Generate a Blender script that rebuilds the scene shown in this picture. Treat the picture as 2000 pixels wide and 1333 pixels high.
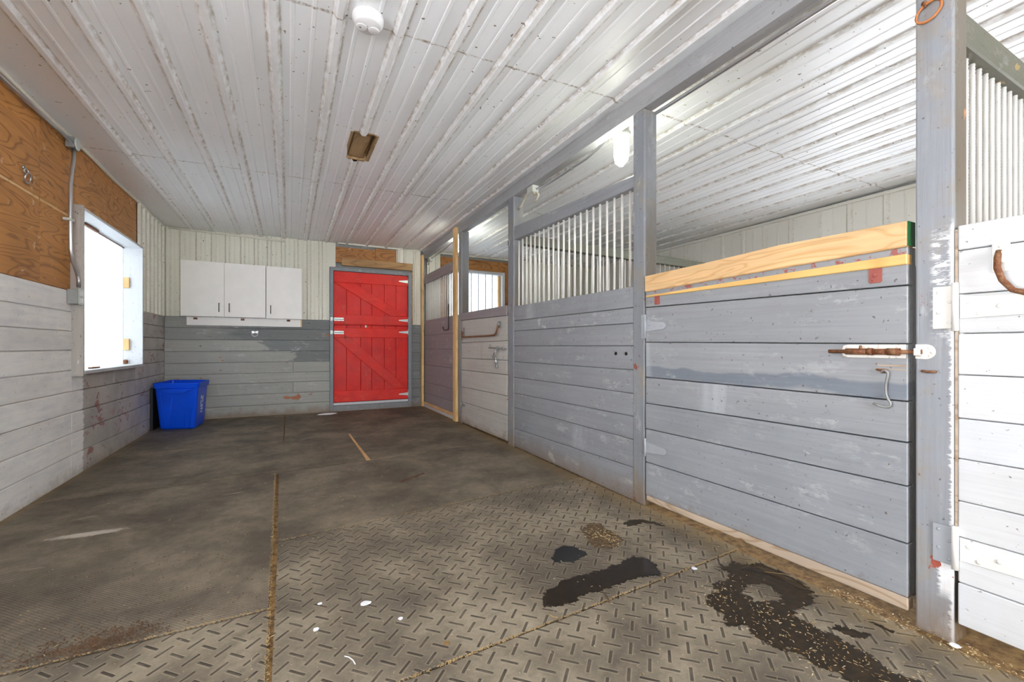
import bpy, bmesh, math, random
from mathutils import Vector, Matrix
random.seed(7)
for o in list(bpy.data.objects): bpy.data.objects.remove(o)
SC = bpy.context.scene
COL = SC.collection
PI = math.pi

# ------------------------------------------------------------------ camera
cd = bpy.data.cameras.new('camera'); cam = bpy.data.objects.new('camera', cd); COL.objects.link(cam)
cam.location = (0, 0, 1.0)
cam.rotation_euler = (PI/2, 0, math.radians(-27.184))
cd.sensor_width = 36; cd.lens = 847/2000*36; cd.shift_y = 10.5/2000; cd.clip_start = 0.02
SC.camera = cam
# ------------------------------------------------------------------ colour management
SC.view_settings.view_transform = 'Standard'; SC.view_settings.look = 'None'
SC.view_settings.gamma = 1; SC.view_settings.exposure = 2.18
SC.view_settings.use_curve_mapping = False
SC.cycles.max_bounces = 16; SC.cycles.diffuse_bounces = 10; SC.cycles.transparent_max_bounces = 12
# ------------------------------------------------------------------ world: bright overcast winter sky over snow
w = bpy.data.worlds.new('sky'); SC.world = w; w.use_nodes = True
bg = w.node_tree.nodes['Background']; bg.inputs[0].default_value = (0.94, 0.965, 1.0, 1); bg.inputs[1].default_value = 4.6
def portal(name, loc, rot, sx, sy):
    l = bpy.data.lights.new(name, 'AREA'); l.shape = 'RECTANGLE'; l.size = sx; l.size_y = sy
    l.cycles.is_portal = True
    o = bpy.data.objects.new(name, l); COL.objects.link(o); o.location = loc; o.rotation_euler = rot
portal('portal_left', (-1.60, 5.22, 1.43), (0, -PI/2, 0), 1.24, 1.5)
portal('portal_back', (2.98, 7.38, 1.78), (-PI/2, 0, 0), 1.05, 1.07)
portal('portal_entrance', (0.5, -2.98, 1.2), (PI/2, 0, 0), 1.4, 2.3)
portal('portal_side', (-1.60, .55, 1.55), (0, -PI/2, 0), 1.1, 1.3)
portal('portal_stall', (5.60, 2.0, 1.32), (0, PI/2, 0), .74, 1.8)
portal('portal_stall', (5.60, -.95, 1.32), (0, PI/2, 0), .74, 1.7)

# ------------------------------------------------------------------ colours and material nodes
def S(r, g, b, k=1.0):
    f = lambda c: (c/255/12.92 if c/255 <= .04045 else ((c/255+.055)/1.055)**2.4)*k
    return (f(r), f(g), f(b), 1)
class G:
    def __init__(s, name):
        s.m = bpy.data.materials.new(name); s.m.use_nodes = True; s.t = s.m.node_tree; s.n = s.t.nodes
        s.b = s.n['Principled BSDF']; s.out = s.n['Material Output']
        s.P = s.n.new('ShaderNodeNewGeometry').outputs['Position']
        s.sep = s.n.new('ShaderNodeSeparateXYZ'); s.t.links.new(s.P, s.sep.inputs[0])
        s.x, s.y, s.z = s.sep.outputs
    def set(s, sock, v):
        if hasattr(v, 'is_linked') or isinstance(v, bpy.types.NodeSocket): s.t.links.new(v, sock)
        else: sock.default_value = v
        return s
    def M(s, op, a, b=0.0, c=0.0, clamp=False):
        n = s.n.new('ShaderNodeMath'); n.operation = op; n.use_clamp = clamp
        s.set(n.inputs[0], a); s.set(n.inputs[1], b); s.set(n.inputs[2], c); return n.outputs[0]
    def attr(s, name):
        n = s.n.new('ShaderNodeAttribute'); n.attribute_name = name; return n.outputs['Fac']
    def vec(s, x, y, z):
        n = s.n.new('ShaderNodeCombineXYZ'); s.set(n.inputs[0], x); s.set(n.inputs[1], y); s.set(n.inputs[2], z); return n.outputs[0]
    def scl(s, v, sc):
        n = s.n.new('ShaderNodeVectorMath'); n.operation = 'MULTIPLY'; s.set(n.inputs[0], v); s.set(n.inputs[1], sc); return n.outputs[0]
    def add(s, v, u):
        n = s.n.new('ShaderNodeVectorMath'); n.operation = 'ADD'; s.set(n.inputs[0], v); s.set(n.inputs[1], u); return n.outputs[0]
    def noise(s, v, sc=1.0, d=3, r=.55, dist=0.0, col=False):
        n = s.n.new('ShaderNodeTexNoise'); s.set(n.inputs['Vector'], v); n.inputs['Scale'].default_value = sc
        n.inputs['Detail'].default_value = d; n.inputs['Roughness'].default_value = r; n.inputs['Distortion'].default_value = dist
        return n.outputs[1 if col else 0]
    def thr(s, v, lo, hi, a=0.0, b=1.0):
        n = s.n.new('ShaderNodeMapRange'); n.clamp = True
        s.set(n.inputs[0], v); n.inputs[1].default_value = lo; n.inputs[2].default_value = hi; n.inputs[3].default_value = a; n.inputs[4].default_value = b
        return n.outputs[0]
    def mix(s, f, a, b):
        n = s.n.new('ShaderNodeMix'); n.data_type = 'RGBA'
        s.set(n.inputs[0], f); s.set(n.inputs[6], a); s.set(n.inputs[7], b); return n.outputs[2]
    def mul(s, c, f):      # colour times value
        n = s.n.new('ShaderNodeMix'); n.data_type = 'RGBA'; n.blend_type = 'MULTIPLY'; n.inputs[0].default_value = 1
        s.set(n.inputs[6], c)
        cc = s.n.new('ShaderNodeCombineColor'); [s.set(cc.inputs[i], f) for i in range(3)]
        s.t.links.new(cc.outputs[0], n.inputs[7]); return n.outputs[2]
    def bump(s, h, st=.3, d=.002):
        n = s.n.new('ShaderNodeBump'); n.inputs['Strength'].default_value = st; n.inputs['Distance'].default_value = d
        s.set(n.inputs['Height'], h); s.t.links.new(n.outputs[0], s.b.inputs['Normal'])
    def fin(s, col, rough=.5, metal=0.0, spec=.5):
        s.set(s.b.inputs['Base Color'], col); s.set(s.b.inputs['Roughness'], rough); s.set(s.b.inputs['Metallic'], metal)
        s.b.inputs['Specular IOR Level'].default_value = spec
        return s.m
AX = {'x': (1.2, 40, 40), 'y': (40, 1.2, 40), 'z': (40, 40, 1.2)}
def paint(name, base, ax='y', rough=.42, chips=(), var=.05, grain=.10, dirt=.6, specks=.72, mod=None, bumpk=.35, scratch=(), dirt_h=.10, worn=.38, wcol=None):
    g = G(name); pr = g.attr('pr')
    off = g.vec(g.M('MULTIPLY', pr, 13.0), g.M('MULTIPLY', pr, 7.0), g.M('MULTIPLY', pr, 19.0))
    P = g.add(g.P, off)
    gr = g.noise(g.scl(P, AX[ax]), 1.0, 5, .6, .6)
    fine = g.noise(g.scl(P, tuple(3*v for v in AX[ax])), 1.0, 3, .6)
    bl = g.noise(P, 2.6, 4, .6)
    val = g.M('ADD', g.thr(gr, .3, .7, 1-grain, 1+grain*.6), g.M('MULTIPLY', g.M('SUBTRACT', bl, .5), .28))
    val = g.M('ADD', val, g.M('MULTIPLY', g.M('SUBTRACT', pr, .5), 2*var))
    c = g.mul(base, val) if mod is None else g.mul(mod(g, base), val)
    for col, sc, lo, hi in scratch:                         # rubbed streaks along the board
        st = g.noise(g.scl(P, tuple(sc*(.35 if v > 2 else 2.2) for v in AX[ax])), 1.0, 4, .65)
        c = g.mix(g.thr(st, lo, hi, 0, .85), c, col)
    wn_ = g.noise(g.scl(P, tuple(9 if v > 2 else 4 for v in AX[ax])), 1.6, 7, .75)
    zone = g.thr(g.noise(P, 1.9, 3), .46, .62, .12, 1)
    c = g.mix(g.M('MULTIPLY', g.M('MULTIPLY', g.thr(wn_, .55, .63), zone), worn), c, wcol or S(206, 208, 208))
    wd_ = g.noise(g.scl(g.add(P, (3.3, 1.1, 7.7)), tuple(16 if v > 2 else 7 for v in AX[ax])), 1.4, 7, .75)
    c = g.mix(g.M('MULTIPLY', g.M('MULTIPLY', g.thr(wd_, .60, .65), zone), worn), c, S(98, 88, 74))
    sp = g.noise(P, 55, 2, .5)
    c = g.mix(g.thr(sp, specks-.03, specks+.02, 0, .7), c, S(70, 50, 35))
    for col, sc, lo in chips:
        ch = g.noise(g.scl(P, tuple(sc*(1.0 if v > 2 else .55) for v in AX[ax])), 1.0, 5, .62, .4)
        c = g.mix(g.thr(ch, lo, lo+.015), c, col)
    dn = g.noise(g.P, 9, 4, .6)
    dz = g.M('ADD', g.z, g.M('MULTIPLY', g.M('SUBTRACT', dn, .5), .22))
    c = g.mix(g.thr(dz, 0.0, dirt_h, dirt, 0), c, S(120, 92, 58))
    h = g.M('ADD', g.M('MULTIPLY', fine, .6), g.M('MULTIPLY', gr, .9))
    g.bump(h, bumpk, .0035)
    return g.fin(c, g.thr(bl, .3, .7, rough-.08, rough+.12))
GREY = S(150, 153, 157)
RB = S(140, 76, 62); OR = S(190, 112, 60); DK = S(70, 60, 50); WH = S(226, 228, 230)
def door_mod(g, base):           # fresher, darker coat below the bolt line
    n = g.noise(g.P, 3, 3)
    zz = g.M('ADD', g.z, g.M('MULTIPLY', g.M('SUBTRACT', n, .5), .10))
    f = g.M('MULTIPLY', g.thr(zz, .868, .878, 1, 0), g.thr(zz, .80, .82, 0, 1))
    c = g.mix(f, base, S(120, 127, 137))
    base_red = g.M('MULTIPLY', g.thr(g.z, 1.327, 1.33), g.thr(g.noise(g.P, 20, 5, .7), .56, .58, 0, .9))
    c = g.mix(base_red, c, S(160, 84, 72))
    return g.mix( g.thr(zz, .60, .78, .35, 0), c, S(138, 144, 152))
def wall_left_mod(g, base):      # white coat up to a ragged brush edge, old grey beyond
    n = g.noise(g.scl(g.P, (1, 1, 14)), 4, 4, .7)
    yy = g.M('ADD', g.y, g.M('MULTIPLY', g.M('SUBTRACT', n, .5), .14))
    grey = g.mix(g.thr(g.noise(g.P, 4, 3), .4, .65), S(192, 187, 180), S(172, 169, 164))
    ch = g.noise(g.scl(g.P, (1, 1, 1.4)), 6.5, 6, .68, .5)
    grey = g.mix(g.thr(ch, .60, .615, 0, .8), grey, S(150, 84, 66))
    grey = g.mix(g.thr(g.noise(g.P, 3.4, 6, .7), .635, .65, 0, .8), grey, S(186, 130, 84))
    wn = g.noise(g.scl(g.P, (1, 1.5, 8)), 3, 3)
    white = g.mix(g.thr(wn, .45, .75), S(246, 244, 241), S(230, 231, 233))
    return g.mix(g.thr(yy, 4.655, 4.675), white, grey)
def wall_left_chips(g, base): return wall_left_mod(g, base)
def back_mod(g, base):           # darker fresh paint in steps behind and right of the tie ring
    n = g.noise(g.scl(g.P, (2, 1, 6)), 3, 4, .6)
    xx = g.M('ADD', g.x, g.M('MULTIPLY', g.M('SUBTRACT', n, .5), .5))
    r1 = g.M('MULTIPLY', g.thr(g.z, 1.088, 1.09), g.thr(xx, -.9, -.6, .35, 1))
    r2 = g.M('MULTIPLY', g.thr(g.z, .93, .932), g.thr(xx, -.36, -.30))
    r3 = g.M('MULTIPLY', g.thr(g.z, .772, .774), g.thr(xx, .02, .06))
    f = g.M('MAXIMUM', g.M('MAXIMUM', r1, r2), r3)
    f = g.M('MAXIMUM', f, g.thr(g.x, 1.78, 1.8))
    return g.mix(f, S(166, 166, 160), S(122, 125, 126))
PM = {}
PM['grey_door'] = paint('grey_blue_door_paint', GREY, 'y', .36, chips=((S(188, 192, 196), 5, .69),), mod=door_mod, scratch=((S(196, 202, 208), .8, .60, .74), (S(120, 122, 120), 1.1, .66, .8)))
PM['grey_panel'] = paint('grey_blue_panel_paint', S(147, 150, 155), 'y', .42, chips=((S(184, 186, 186), 4, .69),), scratch=((S(178, 184, 190), .8, .62, .78),), dirt=.5, dirt_h=.16)
PM['grey_mauve'] = paint('mauve_grey_panel_paint', S(151, 145, 148), 'y', .5, chips=((S(176, 172, 176), 4, .69),))
PM['light_door'] = paint('worn_pale_grey_door_paint', S(190, 186, 180), 'y', .5, chips=((S(192, 128, 88), 4.2, .665),), scratch=((S(168, 150, 126), .9, .6, .8),))
PM['white_door'] = paint('white_brushed_door_paint', S(210, 212, 214), 'y', .5, worn=.09, specks=.745, wcol=S(214, 222, 234), chips=((S(206, 192, 168), 8, .70),), scratch=((S(214, 222, 232), .8, .55, .75),), dirt=.1, grain=.05)
def post_mod(g, base):
    n = g.noise(g.P, 5, 4, .65); n2 = g.noise(g.scl(g.P, (14, 14, 3)), 1.0, 4, .65)
    c = g.mix(g.thr(n, .52, .66, 0, .7), base, S(150, 142, 130))
    c = g.mix(g.thr(n2, .62, .7, 0, .6), c, S(176, 178, 180))
    zz = g.M('ADD', g.z, g.M('MULTIPLY', n2, .5))
    return g.mix(g.M('MULTIPLY', g.thr(g.x, 2.006, 2.02), g.thr(zz, 1.9, 2.35, .85, .25)), c, S(92, 84, 70))  # faces behind the front darkened: their shade is mixed into the colour
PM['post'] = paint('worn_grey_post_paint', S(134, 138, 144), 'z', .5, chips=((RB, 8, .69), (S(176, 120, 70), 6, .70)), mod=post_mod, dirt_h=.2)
def near_post_mod(g, base):      # white overspill of paint by the white door on the near post
    c = post_mod(g, base)
    n = g.noise(g.scl(g.P, (1, 8, 30)), 2, 4, .7)
    yy = g.M('ADD', g.y, g.M('MULTIPLY', g.M('SUBTRACT', n, .5), .05))
    f1 = g.M('MULTIPLY', g.thr(yy, .628, .634, 1, 0), g.thr(g.z, .35, 1.32, .8, .95))
    blob = g.M('MULTIPLY', g.thr(yy, .655, .665, 1, 0), g.M('MULTIPLY', g.thr(g.z, .13, .17), g.thr(g.z, .255, .265, 1, 0)))
    b2 = g.M('MULTIPLY', g.thr(n, .50, .58), g.M('MULTIPLY', g.thr(yy, .675, .69, 1, 0), g.M('MULTIPLY', g.thr(g.z, 1.02, 1.06), g.thr(g.z, 1.36, 1.42, 1, 0))))
    side = g.thr(g.x, 2.004, 2.006, 1, 0)
    f = g.M('MULTIPLY', g.M('MAXIMUM', g.M('MAXIMUM', g.M('MULTIPLY', f1, g.thr(g.z, 1.38, 1.44, 1, 0)), blob), b2), side)
    c = g.mix(f, c, S(232, 234, 236))
    return g.mix(g.thr(g.x, 2.006, 2.02, 0, .75), c, S(112, 98, 80))  # side faces browner and darker, shade painted into the post colour
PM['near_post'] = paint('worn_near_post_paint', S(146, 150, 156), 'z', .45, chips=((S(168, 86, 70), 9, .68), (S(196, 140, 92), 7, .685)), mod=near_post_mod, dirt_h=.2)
PM['beam'] = paint('grey_beam_paint', S(168, 169, 171), 'y', .5, dirt=0, chips=((S(186, 186, 184), 6, .76),))
PM['rail_dark'] = paint('worn_stall_rail_paint', S(112, 112, 98), 'x', .55, dirt=0, chips=((S(176, 150, 100), 9, .64),))
PM['wall_left'] = paint('two_tone_wall_paint', S(200, 200, 200), 'y', .55, mod=wall_left_mod, grain=.05, dirt=.3, dirt_h=.07,
                        chips=(), specks=.74, worn=.18, wcol=S(236, 234, 230))
PM['wall_back'] = paint('old_grey_wall_paint', S(164, 165, 160), 'x', .55, mod=back_mod, chips=((S(168, 104, 66), 4.0, .672), (S(96, 72, 52), 12, .70)), dirt=.6, dirt_h=.12, scratch=((S(172, 168, 158), .8, .62, .8),))
PM['wall_plain'] = paint('plain_grey_plank_paint', S(146, 148, 146), 'x', .55)
def red_mod(g, b):
    n = g.noise(g.P, 6, 3); return g.mix(g.thr(n, .45, .75, 0, .6), b, S(198, 12, 6))
PM['red'] = paint('red_door_paint', S(226, 26, 10), 'z', .5, chips=((S(228, 150, 110), 9, .71), (S(120, 96, 50), 9, .73)), mod=red_mod, grain=.06, dirt=0, worn=.22, wcol=S(240, 120, 90))
PM['red_h'] = paint('red_ledge_paint', S(230, 32, 14), 'x', .5, chips=((S(232, 160, 120), 9, .70),), mod=red_mod, grain=.06, dirt=0, worn=.22, wcol=S(240, 120, 90))
PM['frame_grey'] = paint('grey_frame_paint', S(138, 143, 148), 'z', .5, chips=((S(176, 176, 174), 8, .72),), dirt=.3)
PM['win_frame'] = paint('white_window_frame_paint', S(206, 208, 211), 'z', .5, dirt=0, chips=((S(150, 140, 126), 12, .74),), grain=.04)
PM['win_casing'] = paint('shaded_window_casing_paint', S(176, 170, 162), 'z', .55, dirt=0, chips=((S(214, 212, 208), 6, .66),))  # casing board greyed: shade on its outer side put into the colour

def ringwood(name, c1, c2, ax, ringsc=9, dens=14, rough=.55, knots=True, whitew=0.0):
    g = G(name); pr = g.attr('pr')
    P = g.add(g.P, g.vec(g.M('MULTIPLY', pr, 9.0), g.M('MULTIPLY', pr, 5.0), g.M('MULTIPLY', pr, 11.0)))
    s = {'x': (.18, 1, 1), 'y': (1, .18, 1), 'z': (1, 1, .18)}[ax]
    n = g.noise(g.scl(P, s), ringsc, 2, .45, .7)
    r = g.M('FRACT', g.M('MULTIPLY', n, float(dens)))
    r = g.M('ABSOLUTE', g.M('SUBTRACT', g.M('MULTIPLY', r, 2.0), 1.0))
    f = g.noise(g.scl(P, AX[ax]), 1.0, 4, .6)
    c = g.mix(g.thr(r, .55, 1.0, 0, .9), c1, c2)
    c = g.mul(c, g.thr(f, .25, .75, .86, 1.12))
    c = g.mul(c, g.thr(g.noise(P, 1.7, 3), .3, .7, .86, 1.12))
    if knots: c = g.mix(g.thr(g.noise(P, 7, 2, .4), .735, .76, 0, .8), c, S(110, 62, 30))
    if whitew: c = g.mix(g.thr(g.noise(P, 9, 6, .75), .63, .66, 0, whitew), c, S(226, 210, 190))
    g.bump(f, .25, .002)
    return g.fin(c, rough)
PM['ply'] = ringwood('weathered_plywood', S(190, 132, 68), S(142, 90, 38), 'y', 6, 13, .5, True, .7)
PM['plyx'] = ringwood('weathered_plywood_back', S(176, 118, 56), S(128, 78, 32), 'x', 6, 13, .5, True, .8)
PM['pine'] = ringwood('bare_pine', S(224, 186, 136), S(206, 160, 108), 'y', 9, 9)
PM['pinez'] = ringwood('bare_pine_upright', S(230, 192, 132), S(212, 164, 104), 'z', 5, 8)
PM['pineyel'] = ringwood('fresh_yellow_pine', S(234, 192, 118), S(222, 172, 98), 'y', 4, 5, .5, False)
PM['hdr'] = ringwood('old_header_pine', S(176, 138, 88), S(146, 104, 62), 'x', 5, 8)
PM['sill'] = ringwood('weathered_sill_wood', S(190, 172, 152), S(160, 134, 106), 'y', 7, 9)

def metal_sheet(name, base, rough, dirtk=1.0, cross=()):
    g = G(name); rb = g.attr('rb')
    n = g.noise(g.scl(g.P, (1, .45, 1)), 34, 6, .72); n2 = g.noise(g.scl(g.P, (1, .35, 1)), 9, 4, .6)
    c = g.mul(base, g.thr(g.noise(g.P, 1.3, 2), .3, .7, .965, 1.03))
    f = g.M('MULTIPLY', g.thr(rb, .25, .9), g.M('MULTIPLY', g.thr(n, .40, .58), g.thr(n2, .36, .55, .25, .9*dirtk)))
    c = g.mix(f, c, S(158, 138, 108))
    for y0 in cross:
        d = g.M('ABSOLUTE', g.M('SUBTRACT', g.y, y0))
        wv = g.M('ADD', d, g.M('MULTIPLY', g.M('SUBTRACT', n2, .5), .03))
        f = g.M('MULTIPLY', g.thr(wv, .0, .010, 1, 0), g.thr(n, .44, .56, .15, .9))
        c = g.mix(f, c, S(142, 120, 92))
    sp = g.noise(g.P, 38, 1, .5)
    c = g.mix(g.thr(sp, .755, .775, 0, .85), c, S(96, 70, 44))
    bn = g.noise(g.scl(g.P, (1, .5, 1)), 5, 3)
    g.bump(bn, .25, .01)
    return g.fin(c, rough)
PM['ceiling'] = metal_sheet('white_ribbed_ceiling_metal', S(244, 246, 247), .40, .8, (2.275, 4.62))
PM['siding'] = metal_sheet('cream_ribbed_wall_metal', S(226, 224, 210), .45, .35)
PM['siding_r'] = metal_sheet('white_ribbed_wall_metal', S(226, 224, 216), .45, .3)

def simple(name, col, rough=.5, metal=0.0, bump=0, var=.0, rust=None, rsc=30, rlo=.5):
    g = G(name); c = col
    if var: c = g.mul(col, g.thr(g.noise(g.P, 8, 3), .3, .7, 1-var, 1+var))
    if rust:
        n = g.noise(g.P, rsc, 4, .65); f = g.thr(n, rlo, rlo+.10); c = g.mix(f, c, rust)
        metal = g.M('MULTIPLY', g.M('SUBTRACT', 1.0, f), metal)
    if bump: g.bump(g.noise(g.P, 60, 3), bump, .002)
    return g.fin(c, rough, metal)
PM['white_lam'] = simple('white_laminate', S(246, 243, 238), .4, var=.02)
PM['cab_side'] = simple('cabinet_edge', S(190, 184, 176), .5)
PM['chrome'] = simple('galvanised_steel', S(200, 202, 204), .28, .85, .1)
PM['zinc'] = simple('zinc_hinge', S(214, 222, 218), .38, .45, .1, .04)
PM['dark_metal'] = simple('dark_handle_metal', S(64, 58, 54), .4, .6)
PM['rusty'] = simple('rusty_iron', S(142, 104, 74), .65, .35, .5, .15, S(112, 64, 34), 60, .45)
PM['rust_ring'] = simple('rust_orange_iron', S(186, 118, 66), .6, .2, .4, .2, S(200, 160, 126), 70, .6)
PM['bolt_white'] = simple('painted_bolt_plate', S(236, 232, 224), .5, 0, .3, .04, S(140, 92, 52), 45, .60)
PM['grey_steel'] = simple('grey_painted_steel', S(150, 152, 150), .4, .3, .3, .1, S(150, 112, 80), 60, .62)
PM['hinge_grey'] = simple('painted_over_hinge', S(168, 173, 180), .45, .1, .2, .06)
PM['hinge_white'] = simple('white_painted_hinge', S(230, 229, 224), .5, 0, .3, .04, S(186, 158, 120), 40, .68)
PM['bar'] = simple('white_painted_bar', S(226, 224, 218), .4, 0, .3, .05, S(140, 112, 84), 70, .66)
PM['rebar'] = simple('white_painted_rebar', S(226, 226, 222), .5, 0, .5, .05, S(120, 86, 54), 55, .68)
PM['red_plate'] = simple('red_primer_plate', S(158, 84, 74), .55, 0, .2, .08, S(220, 208, 196), 40, .70)
PM['plastic_white'] = simple('white_plastic', S(232, 232, 232), .4)
PM['ivory'] = simple('ivory_plastic', S(216, 208, 186), .4)
PM['black_plastic'] = simple('black_plastic', S(10, 11, 15), .5)
PM['blue'] = simple('blue_plastic', S(2, 84, 238), .38, 0, .1, .04)
PM['label_white'] = simple('white_print', S(220, 226, 240), .5)
PM['lampcap'] = simple('cast_lamp_base', S(206, 208, 200), .4, .2)
PM['dark_gap'] = simple('dark_gap', S(26, 22, 18), .9)
PM['green'] = simple('green_paint', S(24, 92, 40), .5)
PM['snow'] = simple('snow', S(245, 246, 250), .6)
PM['paper'] = simple('white_scrap', S(232, 236, 244), .7)
g = G('straw'); pr_ = g.attr('pr'); PM['straw'] = g.fin(g.mix(g.thr(pr_, 0, .6), S(120, 92, 52), g.mix(g.thr(pr_, .6, 1), S(186, 160, 108), S(214, 202, 166))), .7)
PM['chaff'] = simple('seam_chaff', S(158, 132, 90), .9, var=.3)
PM['debris'] = simple('dark_debris', S(88, 64, 42), .9, var=.3)
PM['hole_wood'] = ringwood('stained_hole_wood', S(170, 140, 100), S(150, 116, 74), 'y', 6, 6, .7, True, .9)
g = G('lit_lamp_globe'); g.b.inputs['Emission Color'].default_value = (.97, 1.0, .86, 1); g.b.inputs['Emission Strength'].default_value = 13
PM['globe'] = g.fin(S(240, 240, 230), .2)
# frosted window pane
g = G('frosted_pane'); g.n.remove(g.b)
tr = g.n.new('ShaderNodeBsdfTransparent'); tr.inputs[0].default_value = (.37, .38, .385, 1)
df = g.n.new('ShaderNodeBsdfTranslucent'); df.inputs[0].default_value = (.42, .45, .46, 1)
gl = g.n.new('ShaderNodeBsdfGlossy'); gl.inputs['Roughness'].default_value = .08
m1 = g.n.new('ShaderNodeMixShader'); m1.inputs[0].default_value = .25; m2 = g.n.new('ShaderNodeMixShader'); m2.inputs[0].default_value = .06
g.t.links.new(tr.outputs[0], m1.inputs[1]); g.t.links.new(df.outputs[0], m1.inputs[2])
g.t.links.new(m1.outputs[0], m2.inputs[1]); g.t.links.new(gl.outputs[0], m2.inputs[2]); g.t.links.new(m2.outputs[0], g.out.inputs[0])
PM['pane'] = g.m
# wet patch
g = G('brown_water'); n = g.noise(g.P, 30, 4)
PM['water'] = g.fin(g.mix(g.thr(n, .4, .7), S(22, 17, 9), S(48, 32, 13)), .12, spec=.4)
g = G('wet_dark_rubber'); n = g.noise(g.P, 40, 4)
PM['wet'] = g.fin(g.mix(g.thr(n, .4, .7), S(34, 26, 14), S(60, 45, 24)), .35, spec=.3)
g = G('black_stain'); PM['stain'] = g.fin(S(24, 25, 27), .4)
g = G('damp_straw_dirt'); n = g.noise(g.P, 45, 5, .7)
PM['damp'] = g.fin(g.mix(g.thr(n, .52, .66), S(78, 62, 42), S(140, 112, 66)), .55)

def mat_rubber(name, kind, tint=1.0):
    g = G(name)
    n1 = g.noise(g.P, 2.2, 5, .62, .3); n2 = g.noise(g.P, 14, 5, .65); n3 = g.noise(g.P, 90, 3, .6)
    dark, mid, lite = S(92, 84, 73, tint), S(130, 120, 103, tint), S(158, 147, 127, tint)
    c = g.mix(g.thr(n1, .36, .56), dark, mid)
    c = g.mix(g.thr(n1, .52, .72, 0, .8), c, lite)
    c = g.mix(g.thr(n2, .5, .75, 0, .45), c, dark)
    c = g.mul(c, g.thr(g.noise(g.P, 32, 7, .8), .32, .68, .80, 1.16))
    c = g.mix(g.thr(g.noise(g.P, 7, 8, .8), .60, .70, 0, .5), c, S(178, 166, 144, tint))
    if kind == 'diamond':
        s = 1/(.0605)
        rt = math.sqrt(.5)
        p = g.M('MULTIPLY', g.M('ADD', g.M('SUBTRACT', g.x, 1.86), g.M('SUBTRACT', g.y, .669)), rt*s)
        q = g.M('MULTIPLY', g.M('SUBTRACT', g.M('SUBTRACT', g.x, 1.86), g.M('SUBTRACT', g.y, .669)), rt*s)
        ip = g.M('FLOOR', g.M('ADD', p, .5)); iq = g.M('FLOOR', g.M('ADD', q, .5))
        fp = g.M('ABSOLUTE', g.M('SUBTRACT', p, ip)); fq = g.M('ABSOLUTE', g.M('SUBTRACT', q, iq))
        par = g.M('ABSOLUTE', g.M('MODULO', g.M('ADD', ip, iq), 2.0)); par = g.thr(par, .4, .6)
        def bar(a, b): return g.M('MULTIPLY', g.thr(a, .44, .50, 1, 0), g.thr(b, .050, .095, 1, 0))
        A = g.M('MULTIPLY', bar(fp, fq), g.M('SUBTRACT', 1.0, par)); B = g.M('MULTIPLY', bar(fq, fp), par)
        h = g.M('MAXIMUM', A, B)
        def rim(a, b): return g.M('MULTIPLY', g.thr(a, .49, .55, 1, 0), g.thr(b, .11, .17, 1, 0))
        H2 = g.M('MAXIMUM', g.M('MULTIPLY', rim(fp, fq), g.M('SUBTRACT', 1.0, par)), g.M('MULTIPLY', rim(fq, fp), par))
        c = g.mix(g.M('MULTIPLY', g.M('SUBTRACT', H2, h, clamp=True), .30), c, S(176, 162, 138, tint))  # pale bar edges: a highlight painted into the colour
        wear = g.thr(n2, .3, .62, .98, .6)
        c = g.mix(g.M('MULTIPLY', h, wear), c, S(58, 52, 46, tint))
        g.bump(g.M('ADD', h, g.M('MULTIPLY', n3, .25)), .8, .004)
    elif kind == 'fine':
        s = 2*PI/.015
        a = g.M('SINE', g.M('MULTIPLY', g.x, s)); b = g.M('SINE', g.M('MULTIPLY', g.y, s))
        h = g.M('MULTIPLY', a, b)
        hh = g.thr(h, -.5, .7)
        c = g.mix(g.M('MULTIPLY', hh, .6), c, S(92, 82, 70, tint))
        g.bump(g.M('ADD', g.M('MULTIPLY', hh, .6), g.M('MULTIPLY', n3, .3)), .5, .003)
        e1 = g.M('POWER', g.M('DIVIDE', g.M('ADD', g.M('SUBTRACT', g.x, -.955), g.M('MULTIPLY', g.M('SUBTRACT', g.y, 3.08), .6)), .17), 2.0); e2 = g.M('POWER', g.M('DIVIDE', g.M('SUBTRACT', g.y, 3.085), .035), 2.0)
        en = g.M('ADD', g.M('ADD', e1, e2), g.M('MULTIPLY', g.M('SUBTRACT', g.noise(g.P, 18, 6, .7), .5), 3.2))
        c = g.mix(g.thr(en, .5, 1.2, .8, 0), c, S(206, 198, 184, tint))
        # pale scuffs
        sc = g.noise(g.scl(g.P, (2.2, 9, 1)), 1.0, 4, .6)
        c = g.mix(g.thr(sc, .68, .78, 0, .6), c, S(196, 184, 164, tint))
    else:
        g.bump(n3, .4, .002)
        sc = g.noise(g.scl(g.P, (2.2, 9, 1)), 1.0, 4, .6)
        c = g.mix(g.thr(sc, .64, .78, 0, .5), c, S(180, 166, 144, tint))
    c = g.mix(g.thr(g.noise(g.P, 120, 1), .74, .77, 0, .8), c, S(196, 176, 136))
    # tan grit trodden along the walls
    e = g.M('MAXIMUM', g.thr(g.x, 1.80, 2.0), g.M('MAXIMUM', g.thr(g.x, -1.40, -1.47, 0, 1), g.thr(g.y, 7.0, 7.2)))
    c = g.mix(g.M('MULTIPLY', e, g.thr(n2, .35, .6, .2, .75)), c, S(146, 122, 76))
    return g.fin(c, g.thr(n2, .3, .7, .62, .85), spec=.35)
PM['mat_d'] = mat_rubber('diamond_plate_rubber', 'diamond')
PM['mat_f'] = mat_rubber('fine_ribbed_rubber', 'fine')
PM['mat_p'] = mat_rubber('worn_rubber', 'fine', .93)
g = G('packed_dirt'); n = g.noise(g.P, 30, 5, .7)
g.bump(n, .6, .006)
PM['dirt'] = g.fin(g.mix(g.thr(n, .35, .65), S(96, 70, 38), S(156, 124, 76)), .9)
PM['snow_ground'] = PM['snow']

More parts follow.
